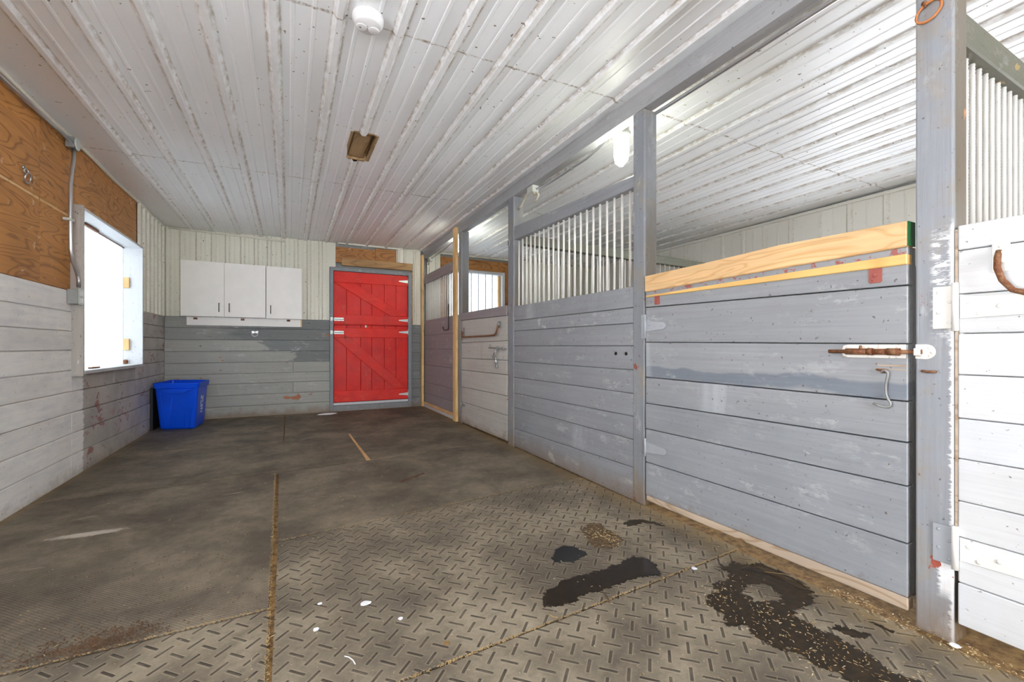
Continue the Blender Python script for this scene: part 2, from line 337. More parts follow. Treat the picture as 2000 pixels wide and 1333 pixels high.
# ------------------------------------------------------------------ mesh helpers
class Fr:
    def __init__(s, O, A, B, C): s.O, s.A, s.B, s.C = map(Vector, (O, A, B, C))
    def __call__(s, a, b, c): return s.O + s.A*a + s.B*b + s.C*c
ID = Fr((0, 0, 0), (1, 0, 0), (0, 1, 0), (0, 0, 1))
RX = Fr((2.0, 0, 0), (0, 1, 0), (0, 0, 1), (-1, 0, 0))        # stall front: a=y, b=z, c=out into the aisle
BY = Fr((0, 7.2, 0), (1, 0, 0), (0, 0, 1), (0, -1, 0))        # back wall: a=x, b=z, c=out
LX = Fr((-1.47, 0, 0), (0, 1, 0), (0, 0, 1), (1, 0, 0))       # left wall: a=y, b=z, c=out
class MB:
    def __init__(s, fr=ID):
        s.bm = bmesh.new(); s.fr = fr
        s.pr = s.bm.faces.layers.float.new('pr'); s.rb = s.bm.verts.layers.float.new('rb')
    def _add(s, verts, faces, pr=None, smooth=False, fr=None):
        fr = fr or s.fr
        vs = [s.bm.verts.new(fr(*v)) for v in verts]
        pr = random.random() if pr is None else pr
        fs = []
        for f in faces:
            nf = s.bm.faces.new([vs[i] for i in f]); nf[s.pr] = pr; nf.smooth = smooth; fs.append(nf)
        return vs, fs
    def prism(s, poly, c0, c1, bev=0.0, pr=None, seg=1):
        n = len(poly)
        v = [(p[0], p[1], c0) for p in poly] + [(p[0], p[1], c1) for p in poly]
        f = [list(range(n))[::-1], list(range(n, 2*n))] + [[i, (i+1) % n, n+(i+1) % n, n+i] for i in range(n)]
        vs, fs = s._add(v, f, pr)
        if bev:
            p = fs[0][s.pr]
            r = bmesh.ops.bevel(s.bm, geom=list({e for ff in fs for e in ff.edges}), offset=bev, segments=seg, affect='EDGES', profile=.5)
            for ff in r['faces']: ff[s.pr] = p
        return s
    def box(s, a0, a1, b0, b1, c0, c1, bev=0.0, pr=None, seg=1):
        return s.prism([(a0, b0), (a1, b0), (a1, b1), (a0, b1)], c0, c1, bev, pr, seg)
    def tube(s, path, r, n=8, pr=None, closed=False, rads=None):
        P = [s.fr(*p) for p in path]; m = len(P); rings = []
        prev = None
        vs = []
        for i, p in enumerate(P):
            if closed: t = P[(i+1) % m]-P[i-1]
            else: t = (P[min(i+1, m-1)]-P[max(i-1, 0)])
            t.normalize()
            if prev is None:
                u = t.orthogonal().normalized()
            else:
                u = prev-t*prev.dot(t)
                if u.length < 1e-6: u = t.orthogonal()
                u.normalize()
            prev = u; w_ = t.cross(u)
            rr = rads[i] if rads else r
            for k in range(n):
                an = 2*PI*k/n; vs.append(tuple(p+(u*math.cos(an)+w_*math.sin(an))*rr))
        f = []
        for i in range(m if closed else m-1):
            j = (i+1) % m
            for k in range(n): f.append([i*n+k, i*n+(k+1) % n, j*n+(k+1) % n, j*n+k])
        if not closed: f += [list(range(n))[::-1], [(m-1)*n+k for k in range(n)]]
        s._add(vs, f, pr, True, ID); return s
    def rod(s, p0, p1, r, n=10, pr=None): return s.tube([p0, p1], r, n, pr)
    def ring(s, cen, R, r, ax1=(1, 0, 0), ax2=(0, 1, 0), n=28, m=8, a0=0, a1=2*PI, pr=None, sy=1.0):
        full = abs(a1-a0-2*PI) < 1e-6; k = n if full else n+1
        c = Vector(cen); u = Vector(ax1); v = Vector(ax2)
        path = [tuple(c+u*R*math.cos(a0+(a1-a0)*i/n)+v*R*sy*math.sin(a0+(a1-a0)*i/n)) for i in range(k)]
        return s.tube(path, r, m, pr, closed=full)
    def lathe(s, prof, cen, axis=(0, 0, 1), n=24, pr=None, smooth=True):
        c = s.fr(*cen); az = (s.fr(*axis)-s.fr(0, 0, 0)).normalized(); u = az.orthogonal().normalized(); w_ = az.cross(u)
        vs = []
        for r, h in prof:
            for k in range(n):
                an = 2*PI*k/n; vs.append(tuple(c+az*h+(u*math.cos(an)+w_*math.sin(an))*max(r, 1e-4)))
        f = []
        for i in range(len(prof)-1):
            for k in range(n): f.append([i*n+k, i*n+(k+1) % n, (i+1)*n+(k+1) % n, (i+1)*n+k])
        f += [list(range(n))[::-1], [(len(prof)-1)*n+k for k in range(n)]]
        s._add(vs, f, pr, smooth, ID); return s
    def sheet(s, cols, bs, cfun=None, skip=None):
        """cols: list of (a, c, rb); bs: list of b values or a function (a, k)"""
        vs = []; base = len(cols)
        nb = len(bs)
        V = []
        for b in bs:
            for a, c, rb in cols:
                bb = b(a) if callable(b) else b
                cc = c + (cfun(a, bb) if cfun else 0)
                v = s.bm.verts.new(s.fr(a, bb, cc)); v[s.rb] = rb; V.append(v)
        for j in range(nb-1):
            for i in range(base-1):
                if skip and skip((cols[i][0]+cols[i+1][0])/2, j): continue
                f = s.bm.faces.new([V[j*base+i], V[j*base+i+1], V[(j+1)*base+i+1], V[(j+1)*base+i]]); f[s.pr] = .5
        return s
def ribcols(a0, a1, ribs, h=.02, w0=.030, w1=.0125, minor=(1/3, 2/3), extra=()):
    pts = {}
    def put(a, c, rb):
        if a0-1e-6 <= a <= a1+1e-6: pts[round(a, 4)] = (c, rb)
    for r in ribs:
        put(r-w0-.012, 0, .25); put(r-w0, 0, 1); put(r-w1, h, .35); put(r+w1, h, .35); put(r+w0, 0, 1); put(r+w0+.012, 0, .25)
    rs = sorted(ribs)
    for p, q in zip(rs, rs[1:]):
        for m in minor:
            x = p+(q-p)*m
            put(x-.012, 0, 0); put(x-.007, .004, .1); put(x+.007, .004, .1); put(x+.012, 0, 0)
    if round(a0, 4) not in pts: pts[round(a0, 4)] = (0, 0)
    if round(a1, 4) not in pts: pts[round(a1, 4)] = (0, 0)
    ks = sorted(pts)
    for e in extra:
        e = round(e, 4)
        if e in pts: continue
        lo = max(k for k in ks if k < e); hi = min(k for k in ks if k > e); t = (e-lo)/(hi-lo)
        pts[e] = (pts[lo][0]*(1-t)+pts[hi][0]*t, pts[lo][1]*(1-t)+pts[hi][1]*t)
    return [(a, pts[a][0], pts[a][1]) for a in sorted(pts)]

def thing(name, label=None, cat=None, loc=(0, 0, 0), group=None, kind=None):
    o = bpy.data.objects.new(name, None); COL.objects.link(o); o.location = loc; o.empty_display_size = .05
    if label: o['label'] = label
    if cat: o['category'] = cat
    if group: o['group'] = group
    if kind: o['kind'] = kind
    return o
def wloc(o):
    v = Vector((0, 0, 0))
    while o: v += o.location; o = o.parent
    return v
def build(name, mb, mat, parent=None, label=None, cat=None, group=None, kind=None):
    bm = mb.bm
    bmesh.ops.recalc_face_normals(bm, faces=bm.faces) if not getattr(mb, 'keep', False) else None
    if parent: org = wloc(parent); loc = Vector((0, 0, 0))
    else:
        xs = [v.co for v in bm.verts]
        org = Vector(((min(v.x for v in xs)+max(v.x for v in xs))/2, (min(v.y for v in xs)+max(v.y for v in xs))/2, min(v.z for v in xs))); loc = org
    bmesh.ops.translate(bm, verts=bm.verts, vec=-org)
    me = bpy.data.meshes.new(name); bm.to_mesh(me); bm.free()
    me.materials.append(PM[mat] if isinstance(mat, str) else mat)
    o = bpy.data.objects.new(name, me); COL.objects.link(o); o.location = loc; o.parent = parent
    for k, v in (('label', label), ('category', cat), ('group', group), ('kind', kind)):
        if v: o[k] = v
    return o
def planks(mb, a0, a1, zl, zr, c0=-.022, c1=0.0, joints=(), gap=.006, backing=True, bev=.0035):
    """horizontal boards between successive heights; zl at a0, zr at a1; joints = {board index: [a,...]}"""
    zl = sorted(zl); zr = sorted(zr); J = dict(joints)
    for i in range(len(zl)-1):
        cuts = [a0]+list(J.get(i, []))+[a1]
        for p, q in zip(cuts, cuts[1:]):
            f = lambda a, l, r: l+(r-l)*(a-a0)/(a1-a0)
            jit = random.uniform(-.0015, .0015)
            g0 = gap/2 if i else 0
            g1 = gap/2 if i < len(zl)-2 else 0
            pa, qa = p+(gap/2 if p != a0 else 0), q-(gap/2 if q != a1 else 0)
            mb.prism([(pa, f(pa, zl[i], zr[i])+g0), (qa, f(qa, zl[i], zr[i])+g0), (qa, f(qa, zl[i+1], zr[i+1])-g1), (pa, f(pa, zl[i+1], zr[i+1])-g1)], c0, c1+jit, bev)
    if backing: mb.prism([(a0, zl[0]), (a1, zr[0]), (a1, zr[-1]), (a0, zl[-1])], c0-.018, c0-.0005, 0, .5)
    return mb
def cz(x, y):
    t = max(0.0, min(1.0, (x+1.47)/3.47)); return 2.59+t*(.075-.0095*(y-2))

# ================================================================== SETTING
mb = MB(); mb.box(-1.75, 5.75, -3.1, 7.4, -.12, -.012); build('floor', mb, 'dirt', kind='structure')
# snowy ground outside
mb = MB(); mb.box(-30, 30, -40, 40, -.4, -.13); build('ground', mb, 'snow_ground', kind='structure')
# ceiling sheet, ribs run along the barn
ribs = [-1.177, -.906, -.623, -.361, -.073, .220, .505, .798, 1.094, 1.393, 1.690, 1.962, 2.31, 2.62, 2.95, 3.225, 3.51, 3.82, 4.12, 4.41, 4.72, 5.02, 5.32]
hx0, hx1, hy0, hy1 = .434, .600, 3.462, 3.965
mb = MB(Fr((0, 0, 0), (1, 0, 0), (0, 1, 0), (0, 0, 1)))
cols = [(a, -c, rb) for a, c, rb in ribcols(-1.60, 5.62, ribs, .021, .030, .013, (.3, .62), extra=(hx0, hx1, 2.0))]
ys = [-3.05, 0, 2.0, hy0, hy1, 4.62, 5.6, 6.4, 7.26]
mb.keep = True
mb.sheet(cols, ys, lambda a, b: cz(a, b) + .003*math.sin(a*2.1+b*1.7), skip=lambda a, j: hx0 < a < hx1 and j == 3)
ceil = build('ceiling', mb, 'ceiling', kind='structure')
mb = MB(); zc = 2.628
mb.box(hx0-.004, hx1+.004, hy0-.004, hy1+.004, zc+.055, zc+.07, 0)
mb.box(hx0-.02, hx0, hy0, hy1, zc-.004, zc+.055); mb.box(hx1, hx1+.02, hy0, hy1, zc-.004, zc+.055)
mb.box(hx0, hx1, hy0-.02, hy0, zc-.004, zc+.055); mb.box(hx0, hx1, hy1, hy1+.02, zc-.004, zc+.055)
build('hole_lining', mb, 'hole_wood', ceil)
mb = MB(); mb.box(hx0+.01, hx1-.03, hy0+.05, hy1-.012, zc+.012, zc+.04, .004); build('hole_block', mb, 'hole_wood', ceil)

mb = MB(); mb.box(-1.75, 5.75, -3.12, 7.4, 2.86, 2.95); build('added_roof', mb, 'wall_plain', kind='structure')  # unseen slab added to keep sky light from leaking past the ceiling
# ---- left wall
WL = thing('wall_left', kind='structure', loc=(-1.47, 2, 0))
wy0, wy1, wz0, wz1 = 4.478, 5.968, .807, 2.05
mb = MB(LX)
e_ = .0225
mb.box(-3.05, -.10, -.012, 2.858, -.16, -.042); mb.box(1.20, wy0-e_, -.012, 2.858, -.16, -.042); mb.box(-.10, 1.20, 2.10, 2.858, -.16, -.042); mb.box(-.10, 1.20, -.012, 1.0, -.16, -.042); mb.box(wy1+e_, 7.26, -.012, 2.858, -.16, -.042)
mb.box(wy0-e_, wy1+e_, -.012, wz0-e_, -.16, -.042); mb.box(wy0-e_, wy1+e_, wz1+e_, 2.858, -.16, -.042)
build('wall_framing', mb, 'wall_plain', WL)
Zw = [-.012, .172, .335, .495, .657, .818, .970, 1.115, 1.262, 1.42]
Zg = [-.012, .144, .325, .478, .641, .801, .958, 1.105, 1.257, 1.405]
mb = MB(LX)
planks(mb, -3.0, -.10, Zw, Zw); planks(mb, 1.20, wy0-.022, Zw, Zw, joints={2: [3.1], 6: [2.6]}); planks(mb, -.10, 1.20, Zw[:7]+[.999], Zw[:7]+[.999])
planks(mb, wy0-.022, wy1+.022, [z for z in Zw if z < .7]+[.787], [z for z in Zg if z < .7]+[.787], joints={4: [5.35]})
planks(mb, wy1+.022, 7.2, Zg, Zg, joints={1: [6.5]})
build('plank_cladding', mb, 'wall_left', WL)
mb = MB(LX)
for a0, a1, b0, b1 in ((-3.0, -.883, 1.424, 1.972), (-.88, -.1, 1.424, 1.972), (1.20, 4.0, 1.424, 1.972), (4.003, 4.452, 1.424, 1.972), (1.20, 4.0, 1.992, 2.575), (-.1, 1.197, 2.10, 2.575), (4.003, 4.528, 1.992, 2.575), (4.532, 5.2, 2.078, 2.575), (5.203, 6.05, 2.078, 2.575), (5.994, 6.05, 1.41, 2.074), (-.88, -.103, 1.992, 2.575), (-3.0, -.883, 1.992, 2.575)):
    mb.box(a0, a1, b0, b1, -.03, -.006, .001)
build('plywood_sheet', mb, 'ply', WL)
mb = MB(LX); mb.box(1.2, 3.99, 1.9735, 1.9905, -.03, -.007); mb.box(4.005, 4.44, 1.9735, 1.9905, -.03, -.007); build('pale_joint_strip', mb, 'pine', WL)
mb = MB(LX)
mb.sheet(ribcols(6.055, 7.195, [6.10+.168*i for i in range(7)], .02, .028, .012, ()), [1.40, 2.0, 2.575]); build('metal_siding', mb, 'siding', WL)
mb = MB(LX); mb.tube([(y, 2.573-.006*math.sin(y*5), .004) for y in [1.2+.3*i for i in range(21)]], .016, 6); build('trim_1', mb, 'siding', kind='structure')

# ---- window 1 (deep box frame standing proud of the wall)
W1 = thing('window_1', kind='structure', loc=(-1.47, 5.22, .79))
mb = MB(LX); mb.box(4.456, 4.478, .772, 2.085, -.12, .067, .002); build('window_casing', mb, 'win_casing', W1)
mb = MB(LX)
mb.box(5.968, 5.990, .785, 2.072, -.12, .067, .002); mb.box(4.478, 5.968, 2.05, 2.072, -.12, .067, .002); build('window_frame', mb, 'win_frame', W1)
mb = MB(LX); mb.box(4.478, 5.968, .785, .812, -.12, .069, .002); build('window_sill', mb, 'win_frame', W1)
mb = MB(LX); mb.box(4.479, 5.967, .813, 2.049, -.100, -.094); build('pane', mb, 'pane', W1)
for y, z, l in ((5.945, 1.62, .11), (5.94, .96, .12)):
    mb = MB(LX); mb.box(y, y+.022, z, z+l, -.09, -.04, .002); build('wood_block', mb, 'pinez', W1)
mb = MB(LX); mb.box(5.93, 5.96, .813, .86, -.09, -.05, .01); mb.box(4.85, 5.02, .813, .825, -.03, .0, .003); build('broken_latch', mb, 'rusty', W1)
mb = MB(LX); mb.box(4.9, 5.2, 2.028, 2.05, -.085, -.06, .003); mb.rod((4.6, 2.04, -.085), (5.95, 2.04, -.085), .006); build('top_batten', mb, 'rusty', W1)

W_ = thing('window_5', kind='structure', loc=(-1.47, .55, 1.0))  # unseen side window added to let in more daylight
mb = MB(LX); mb.box(-.10, -.06, 1.0, 2.10, -.12, .05, .003); mb.box(1.16, 1.20, 1.0, 2.10, -.12, .05, .003); mb.box(-.06, 1.16, 2.06, 2.10, -.12, .05, .003); mb.box(-.06, 1.16, 1.0, 1.04, -.12, .05, .003); build('window_frame', mb, 'win_frame', W_)
# ---- back wall
WB = thing('wall_back', kind='structure', loc=(0, 7.2, 0))
mb = MB(BY)
ox0, ox1, oz0, oz1 = 2.47, 3.50, 1.26, 2.30
ox0 -= .046; ox1 += .041; oz0 -= .021; oz1 += .057
mb.box(-1.62, ox0, -.012, 2.858, -.16, -.045); mb.box(ox1, 5.72, -.012, 2.858, -.16, -.045)
mb.box(ox0, ox1, -.012, oz0, -.16, -.045); mb.box(ox0, ox1, oz1, 2.858, -.16, -.045)
build('wall_framing', mb, 'wall_plain', WB)
mb = MB(BY)
Zb = [-.012, .156, .312, .473, .615, .772, .931, 1.09, 1.253, 1.402]
planks(mb, -1.47, .552, Zb, Zb, joints={2: [.05], 4: [.05]})
planks(mb, 1.81, 1.965, [z*.97 for z in Zb[:-1]]+[1.36], [z*.97 for z in Zb[:-1]]+[1.36])
ox0, ox1 = 2.424, 3.541
planks(mb, 2.10, ox0, Zb[:-1]+[1.36], Zb[:-1]+[1.36]); planks(mb, ox1, 5.58, Zb, Zb); planks(mb, ox0, ox1, Zb[:-2]+[1.25], Zb[:-2]+[1.25])
build('plank_cladding', mb, 'wall_back', WB)
rx = [-1.432, -1.278, -1.101, -.929, -.767, -.586, -.421, -.258, -.079, .092, .262, .424, .58]
mb = MB(BY)
mb.sheet(ribcols(-1.465, .548, rx, .018, .030, .014, (.5,)), [1.403, 2.0, 2.60])
mb.sheet(ribcols(.548, .636, [], .018), [2.222, 2.40, 2.60])
mb.sheet(ribcols(1.565, 1.965, [1.60, 1.70, 1.86], .018, .02, .01, ()), [2.378, 2.5, 2.62])
mb.sheet(ribcols(1.835, 1.965, [1.87], .018, .02, .01, ()), [1.36, 2.0, 2.377])
mb.sheet(ribcols(2.08, 2.31, [2.13, 2.24], .018, .02, .01, ()), [1.36, 2.0, 2.62])
mb.sheet(ribcols(3.62, 5.56, [3.7+.168*i for i in range(11)], .018, .03, .014, (.5,)), [1.40, 2.0, 2.62])
build('metal_siding', mb, 'siding', WB)
mb = MB(BY)
mb.box(.638, 1.228, 2.30, 2.545, -.03, .002, .001); mb.box(1.232, 1.562, 2.30, 2.575, -.03, .002, .001)
for a0, a1, b0, b1 in ((2.312, 3.615, 2.36, 2.55), (2.312, 2.42, 1.36, 2.357), (3.545, 3.615, 1.36, 2.357)): mb.box(a0, a1, b0, b1, -.03, .002, .001)
build('plywood_sheet', mb, 'plyx', WB)
mb = MB(BY); mb.box(.722, 1.822, 2.258, 2.374, -.03, .026, .003); mb.box(1.808, 1.834, 1.36, 2.25, -.03, .004, .002)
build('trim_2', mb, 'hdr', kind='structure')
mb = MB(BY); mb.box(2.0, 5.58, 2.585, 2.615, 0, .03, .004); mb.box(.66, 1.96, 2.588, 2.612, 0, .02, .004)
build('trim_3', mb, 'siding', kind='structure')
mb = MB(BY); mb.tube([(-1.42, 2.573, .02), (-1.0, 2.565, .025), (-.5, 2.553, .028), (-.06, 2.54, .022)], .014, 6); build('trim_4', mb, 'siding', kind='structure')

# ---- window 2 in the far stall
W2 = thing('window_2', kind='structure', loc=(2.98, 7.2, 1.25))
mb = MB(BY)
mb.box(2.425, 2.475, 1.24, 2.356, -.12, .02, .003); mb.box(3.49, 3.54, 1.24, 2.356, -.12, .02, .003)
mb.box(2.475, 3.49, 2.305, 2.356, -.12, .02, .003); mb.box(2.475, 3.49, 1.24, 1.275, -.12, .02, .003); build('window_frame', mb, 'win_frame', W2)
mb = MB(BY); mb.box(3.44, 3.488, 1.28, 2.30, -.11, -.06, .002); build('inner_stop', mb, 'pinez', W2)
mb = MB(BY); mb.box(2.476, 3.489, 1.276, 2.304, -.10, -.096); build('pane', mb, 'pane', W2)
for x in (2.61, 2.755, 2.898, 3.036, 3.172, 3.309):
    mb = MB(BY); mb.rod((x, 1.276, -.03), (x, 2.304, -.03), .009, 8); build('window_bar', mb, 'hinge_grey', W2)

# ---- right wall and front wall
WR = thing('wall_right', kind='structure', loc=(5.58, 2, 0))
mb = MB(); mb.box(5.62, 5.75, 2.9, 7.26, -.012, 2.858); mb.box(5.62, 5.75, -.1, 1.1, -.012, 2.858); mb.box(5.62, 5.75, -3.0, -1.8, -.012, 2.858)
for a_, b_ in ((1.1, 2.9), (-1.8, -.1)): mb.box(5.62, 5.75, a_, b_, -.012, .95); mb.box(5.62, 5.75, a_, b_, 1.70, 2.858)
build('wall_framing', mb, 'wall_plain', WR)
FR = Fr((5.60, 0, 0), (0, 1, 0), (0, 0, 1), (-1, 0, 0))
rr = [.2, .55, .9, 1.26, 1.62, 1.94, 2.266, 2.604, 2.922, 3.241, 3.577, 3.883, 4.207, 4.536, 4.87, 5.2, 5.53, 5.86, 6.19, 6.52, 6.85, 7.1]
mb = MB(FR); mb.sheet(ribcols(2.92, 7.195, rr[9:], .018, .028, .012, (.5,)), [0, 1.2, 2.64]); mb.sheet(ribcols(1.08, 2.92, rr[3:9], .018, .028, .012, (.5,)), [1.72, 2.3, 2.64])
mb.sheet(ribcols(-2.98, 1.08, [-2.8+.33*i for i in range(9)]+rr[:3], .018, .028, .012, (.5,)), [1.72, 2.3, 2.64]); build('metal_siding', mb, 'siding_r', WR)
for i_, (a_, b_) in enumerate(((1.1, 2.9), (-1.8, -.1))):
    W_ = thing('window_%d' % (i_+3), kind='structure', loc=(5.6, (a_+b_)/2, .95))  # unseen stall windows added to send daylight onto ceiling and left wall
    mb = MB(FR); mb.box(a_-.04, a_, .91, 1.74, -.02, .012, .003); mb.box(b_, b_+.04, .91, 1.74, -.02, .012, .003); mb.box(a_, b_, .91, .95, -.02, .012, .003); mb.box(a_, b_, 1.70, 1.74, -.02, .012, .003); build('window_frame', mb, 'win_frame', W_)
mb = MB(FR); mb.box(-3, 7.19, 2.60, 2.635, 0, .028, .004); build('trim_5', mb, 'siding_r', kind='structure')
WF = thing('wall_front', kind='structure', loc=(2, -3, 0))
mb = MB(); mb.box(-1.62, -.20, -3.12, -3.0, -.012, 2.858); mb.box(1.2, 5.75, -3.12, -3.0, -.012, 2.858); mb.box(-.20, 1.2, -3.12, -3.0, 2.35, 2.858)  # unseen entrance left open here, added to let daylight in
build('wall_framing', mb, 'wall_plain', WF)

# ---- hardware builders in a surface frame
def screw(mb, a, b, c, r=.005): mb.lathe([(r, 0), (r, .0012), (r*.6, .0025)], (a, b, c), (0, 0, 1), 10)
def t_hinge(parent, fr, a0, b0, dirn, L=.15, H=.115, mat='zinc', leaf=.05, c=0.0, name='hinge', tipw=.02, basew=.05, th=.004):
    mb = MB(fr); d = dirn
    mb.prism([(a0, b0-basew/2), (a0+d*L*.92, b0-tipw/2), (a0+d*L, b0-tipw*.2), (a0+d*L, b0+tipw*.2), (a0+d*L*.92, b0+tipw/2), (a0, b0+basew/2)], c, c+th, .0008)
    mb.prism([(a0-d*.004, b0-H/2), (a0-d*leaf, b0-H/2), (a0-d*leaf, b0+H/2), (a0-d*.004, b0+H/2)], c, c+th, .0008)
    mb.rod((a0-d*.002, b0-H/2, c+.006), (a0-d*.002, b0+H/2, c+.006), .007, 10)
    for k in (.2, .5, .8): screw(mb, a0+d*L*k, b0+(.008 if k == .2 else 0), c+th)
    for k in (-.36, 0, .36): screw(mb, a0-d*leaf*.55, b0+H*k, c+th)
    return build(name, mb, mat, parent)
# ---- door 1: red dutch door
D1 = thing('door_1', kind='structure', loc=(1.18, 7.2, 0))
mb = MB(BY); mb.box(.552, .603, 0, 2.222, -.03, .035, .003); mb.box(1.754, 1.807, 0, 2.222, -.03, .035, .003); mb.box(.603, 1.754, 2.168, 2.222, -.03, .035, .003)
mb.box(.603, 1.754, -.005, .085, -.02, .04, .004); build('door_frame', mb, 'frame_grey', D1)
mb = MB(BY); mb.box(.603, 1.754, .088, .126, -.028, .01, .003); build('threshold_strip', mb, 'win_frame', D1)
mb = MB(BY); mb.box(.604, 1.753, .0, 2.167, -.044, -.036); build('dark_backing', mb, 'dark_gap', D1)
px = [.609, .796, 1.007, 1.176, 1.37, 1.558, 1.750]
def leaf(name, z0, z1, rails, brace, bz):
    mb = MB(BY)
    for p, q in zip(px, px[1:]): mb.box(p+.0015, q-.0015, z0, z1, -.035, -.010, .003)
    L = build(name, mb, 'red', D1)
    for r0, r1 in rails:
        mb = MB(BY); mb.box(.609, 1.750, r0, r1, -.010, .012, .003); build('ledge', mb, 'red_h', L)
    mb = MB(BY); mb.prism(brace, -.010, .010, .003); build('brace', mb, 'red_h', L)
    # barrel bolt
    mb = MB(BY); mb.box(.612, .754, bz-.025, bz+.025, .012, .015, .001); mb.box(.558, .592, bz-.028, bz+.028, .035, .038, .001)
    mb.rod((.566, bz, .044), (.75, bz, .032), .0075, 10); mb.box(.63, .655, bz-.016, bz+.016, .015, .040, .004); mb.box(.70, .725, bz-.016, bz+.016, .015, .040, .004)
    mb.box(.562, .588, bz-.016, bz+.016, .038, .056, .004)
    build('barrel_bolt', mb, 'zinc', L)
    mb = MB(BY); mb.ring((.775, bz-.075, .018), .016, .003, (1, 0, 0), (0, 1, 0), 16, 6); mb.rod((.765, bz-.015, .016), (.775, bz-.06, .018), .0022, 6); build('pull_ring', mb, 'rusty', L)
    return L
U = leaf('upper_leaf', 1.335, 2.164, ((1.349, 1.493), (1.995, 2.164)), [(.612, 1.993), (.915, 1.993), (1.748, 1.496), (1.465, 1.496)], 1.42)
L_ = leaf('lower_leaf', .130, 1.33, ((.135, .307), (1.141, 1.291)), [(.612, 1.139), (.842, 1.139), (1.748, .311), (1.535, .311)], 1.215)
for z, P_ in ((2.07, U), (1.427, U), (1.233, L_), (.214, L_)): t_hinge(P_, BY, 1.753, z, -1, .155, .125, 'zinc', .046, .014)
mb = MB(BY); mb.box(1.07, 1.10, 1.300, 1.335, -.010, -.006, .001); build('peeled_sticker', mb, 'ivory', L_)

# ================================================================== THINGS
# ---- mats
def rubber(name_label, poly, mat, grp):
    mb = MB(); mb.prism([(x, y) for x, y in poly], -.0119, 0.0, .002)
    return build('rubber_mat', mb, mat, None, name_label, 'mat', grp)
GM = 'rubber stall mats covering the aisle floor'
rubber('large fine-ribbed rubber mat along the white-painted left wall with pale scuff', [(-1.468, 1.88), (-.070, 1.897), (-.090, 3.872), (-1.468, 3.832)], 'mat_f', GM)
rubber('fine-ribbed rubber mat in the middle of the aisle in front of the barred grey panel', [(-.053, 2.535), (1.978, 2.73), (1.995, 4.10), (-.074, 3.894)], 'mat_f', GM)
rubber('diamond-tread rubber mat in mid aisle with wet patches in front of the grey stall door', [(-.046, 1.292), (1.985, 1.400), (1.978, 2.715), (-.052, 2.52)], 'mat_d', GM)
rubber('diamond-tread rubber mat at the bottom left corner of the photo', [(-1.468, -.60), (-.048, -.60), (-.066, 1.882), (-1.468, 1.866)], 'mat_d', GM)
rubber('diamond-tread rubber mat nearest the worn post and under the long puddle', [(-.028, -.60), (1.955, -.60), (1.955, 1.386), (-.044, 1.280)], 'mat_d', GM)
rubber('worn rubber mat in the row behind the window, left of the tan gap', [(-1.468, 3.845), (-.076, 3.886), (-.066, 3.908), (.600, 3.974), (.595, 5.135), (-1.468, 5.06)], 'mat_p', GM)
rubber('worn rubber mat in front of the pale grey stall door, right of the tan gap', [(.640, 3.978), (1.995, 4.115), (1.995, 5.19), (.620, 5.140)], 'mat_p', GM)
rubber('worn rubber mat under the blue bin by the back wall', [(-1.468, 5.07), (-.056, 5.12), (-.06, 7.19), (-1.468, 7.19)], 'mat_p', GM)
rubber('worn rubber mat in front of the red door', [(-.046, 5.122), (1.995, 5.20), (1.995, 7.16), (-.05, 7.16)], 'mat_p', GM)
mb = MB(); mb.prism([(.603, 3.965), (.636, 3.967), (.616, 5.25), (.600, 5.25)], -.0119, .0005); build('sawdust_strip', mb, 'pine', None, 'tan strip of packed sawdust filling the gap between two far mats', 'sawdust', kind='stuff')

# ---- posts, beam, studs
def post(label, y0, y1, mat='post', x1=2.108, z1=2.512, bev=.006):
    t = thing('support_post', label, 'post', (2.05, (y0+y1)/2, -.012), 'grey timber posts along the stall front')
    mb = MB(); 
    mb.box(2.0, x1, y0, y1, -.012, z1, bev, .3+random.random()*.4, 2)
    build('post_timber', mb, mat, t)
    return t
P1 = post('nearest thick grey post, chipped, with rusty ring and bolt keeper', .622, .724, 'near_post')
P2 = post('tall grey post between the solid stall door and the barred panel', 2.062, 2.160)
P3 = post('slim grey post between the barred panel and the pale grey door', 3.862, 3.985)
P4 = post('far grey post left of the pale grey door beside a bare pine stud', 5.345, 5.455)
bmf = Fr((2.0, 0, 0), (0, 1, 0), (0, 0, 1), (1, 0, 0))
mb = MB(bmf)
yy = [-2.99, 2.0, 3.9, 5.4, 7.16]; bot = [2.518, 2.515, 2.510, 2.50, 2.480]
mb.prism(list(zip(yy, bot))+[(y, cz(1.9, y)-.026) for y in yy[::-1]], 0.0005, .075, .003)
build('ceiling_beam', mb, 'beam', None, 'long grey painted timber beam under the white ceiling above the stalls', 'beam')
mb = MB(); mb.box(1.966, 2.003, 7.12, 7.195, -.0119, 2.53, .002); build('wall_stud', mb, 'pinez', None, 'bare pine stud in the corner between back wall and first panel', 'stud', 'bare pine studs either side of the mauve panel')
mb = MB(); mb.box(1.962, 1.9985, 5.458, 5.565, -.0119, 2.585, .002); build('wall_stud', mb, 'pinez', None, 'bare pine stud fixed to the far post by the pale grey door', 'stud', 'bare pine studs either side of the mauve panel')

def bars(parent, fr, aa, b0, b1, c, r=.0085, mat='bar', rebar=False):
    for a in aa:
        mb = MB(fr)
        if rebar:
            n = int((b1-b0)/.0065); path = [(a, b0+(b1-b0)*i/n, c) for i in range(n+1)]
            mb.tube(path, r, 10, rads=[r*(1.0 if i % 2 else .84) for i in range(n+1)])
        else: mb.rod((a, b0, c), (a, b1, c), r, 10)
        build('grille_bar', mb, mat, parent)
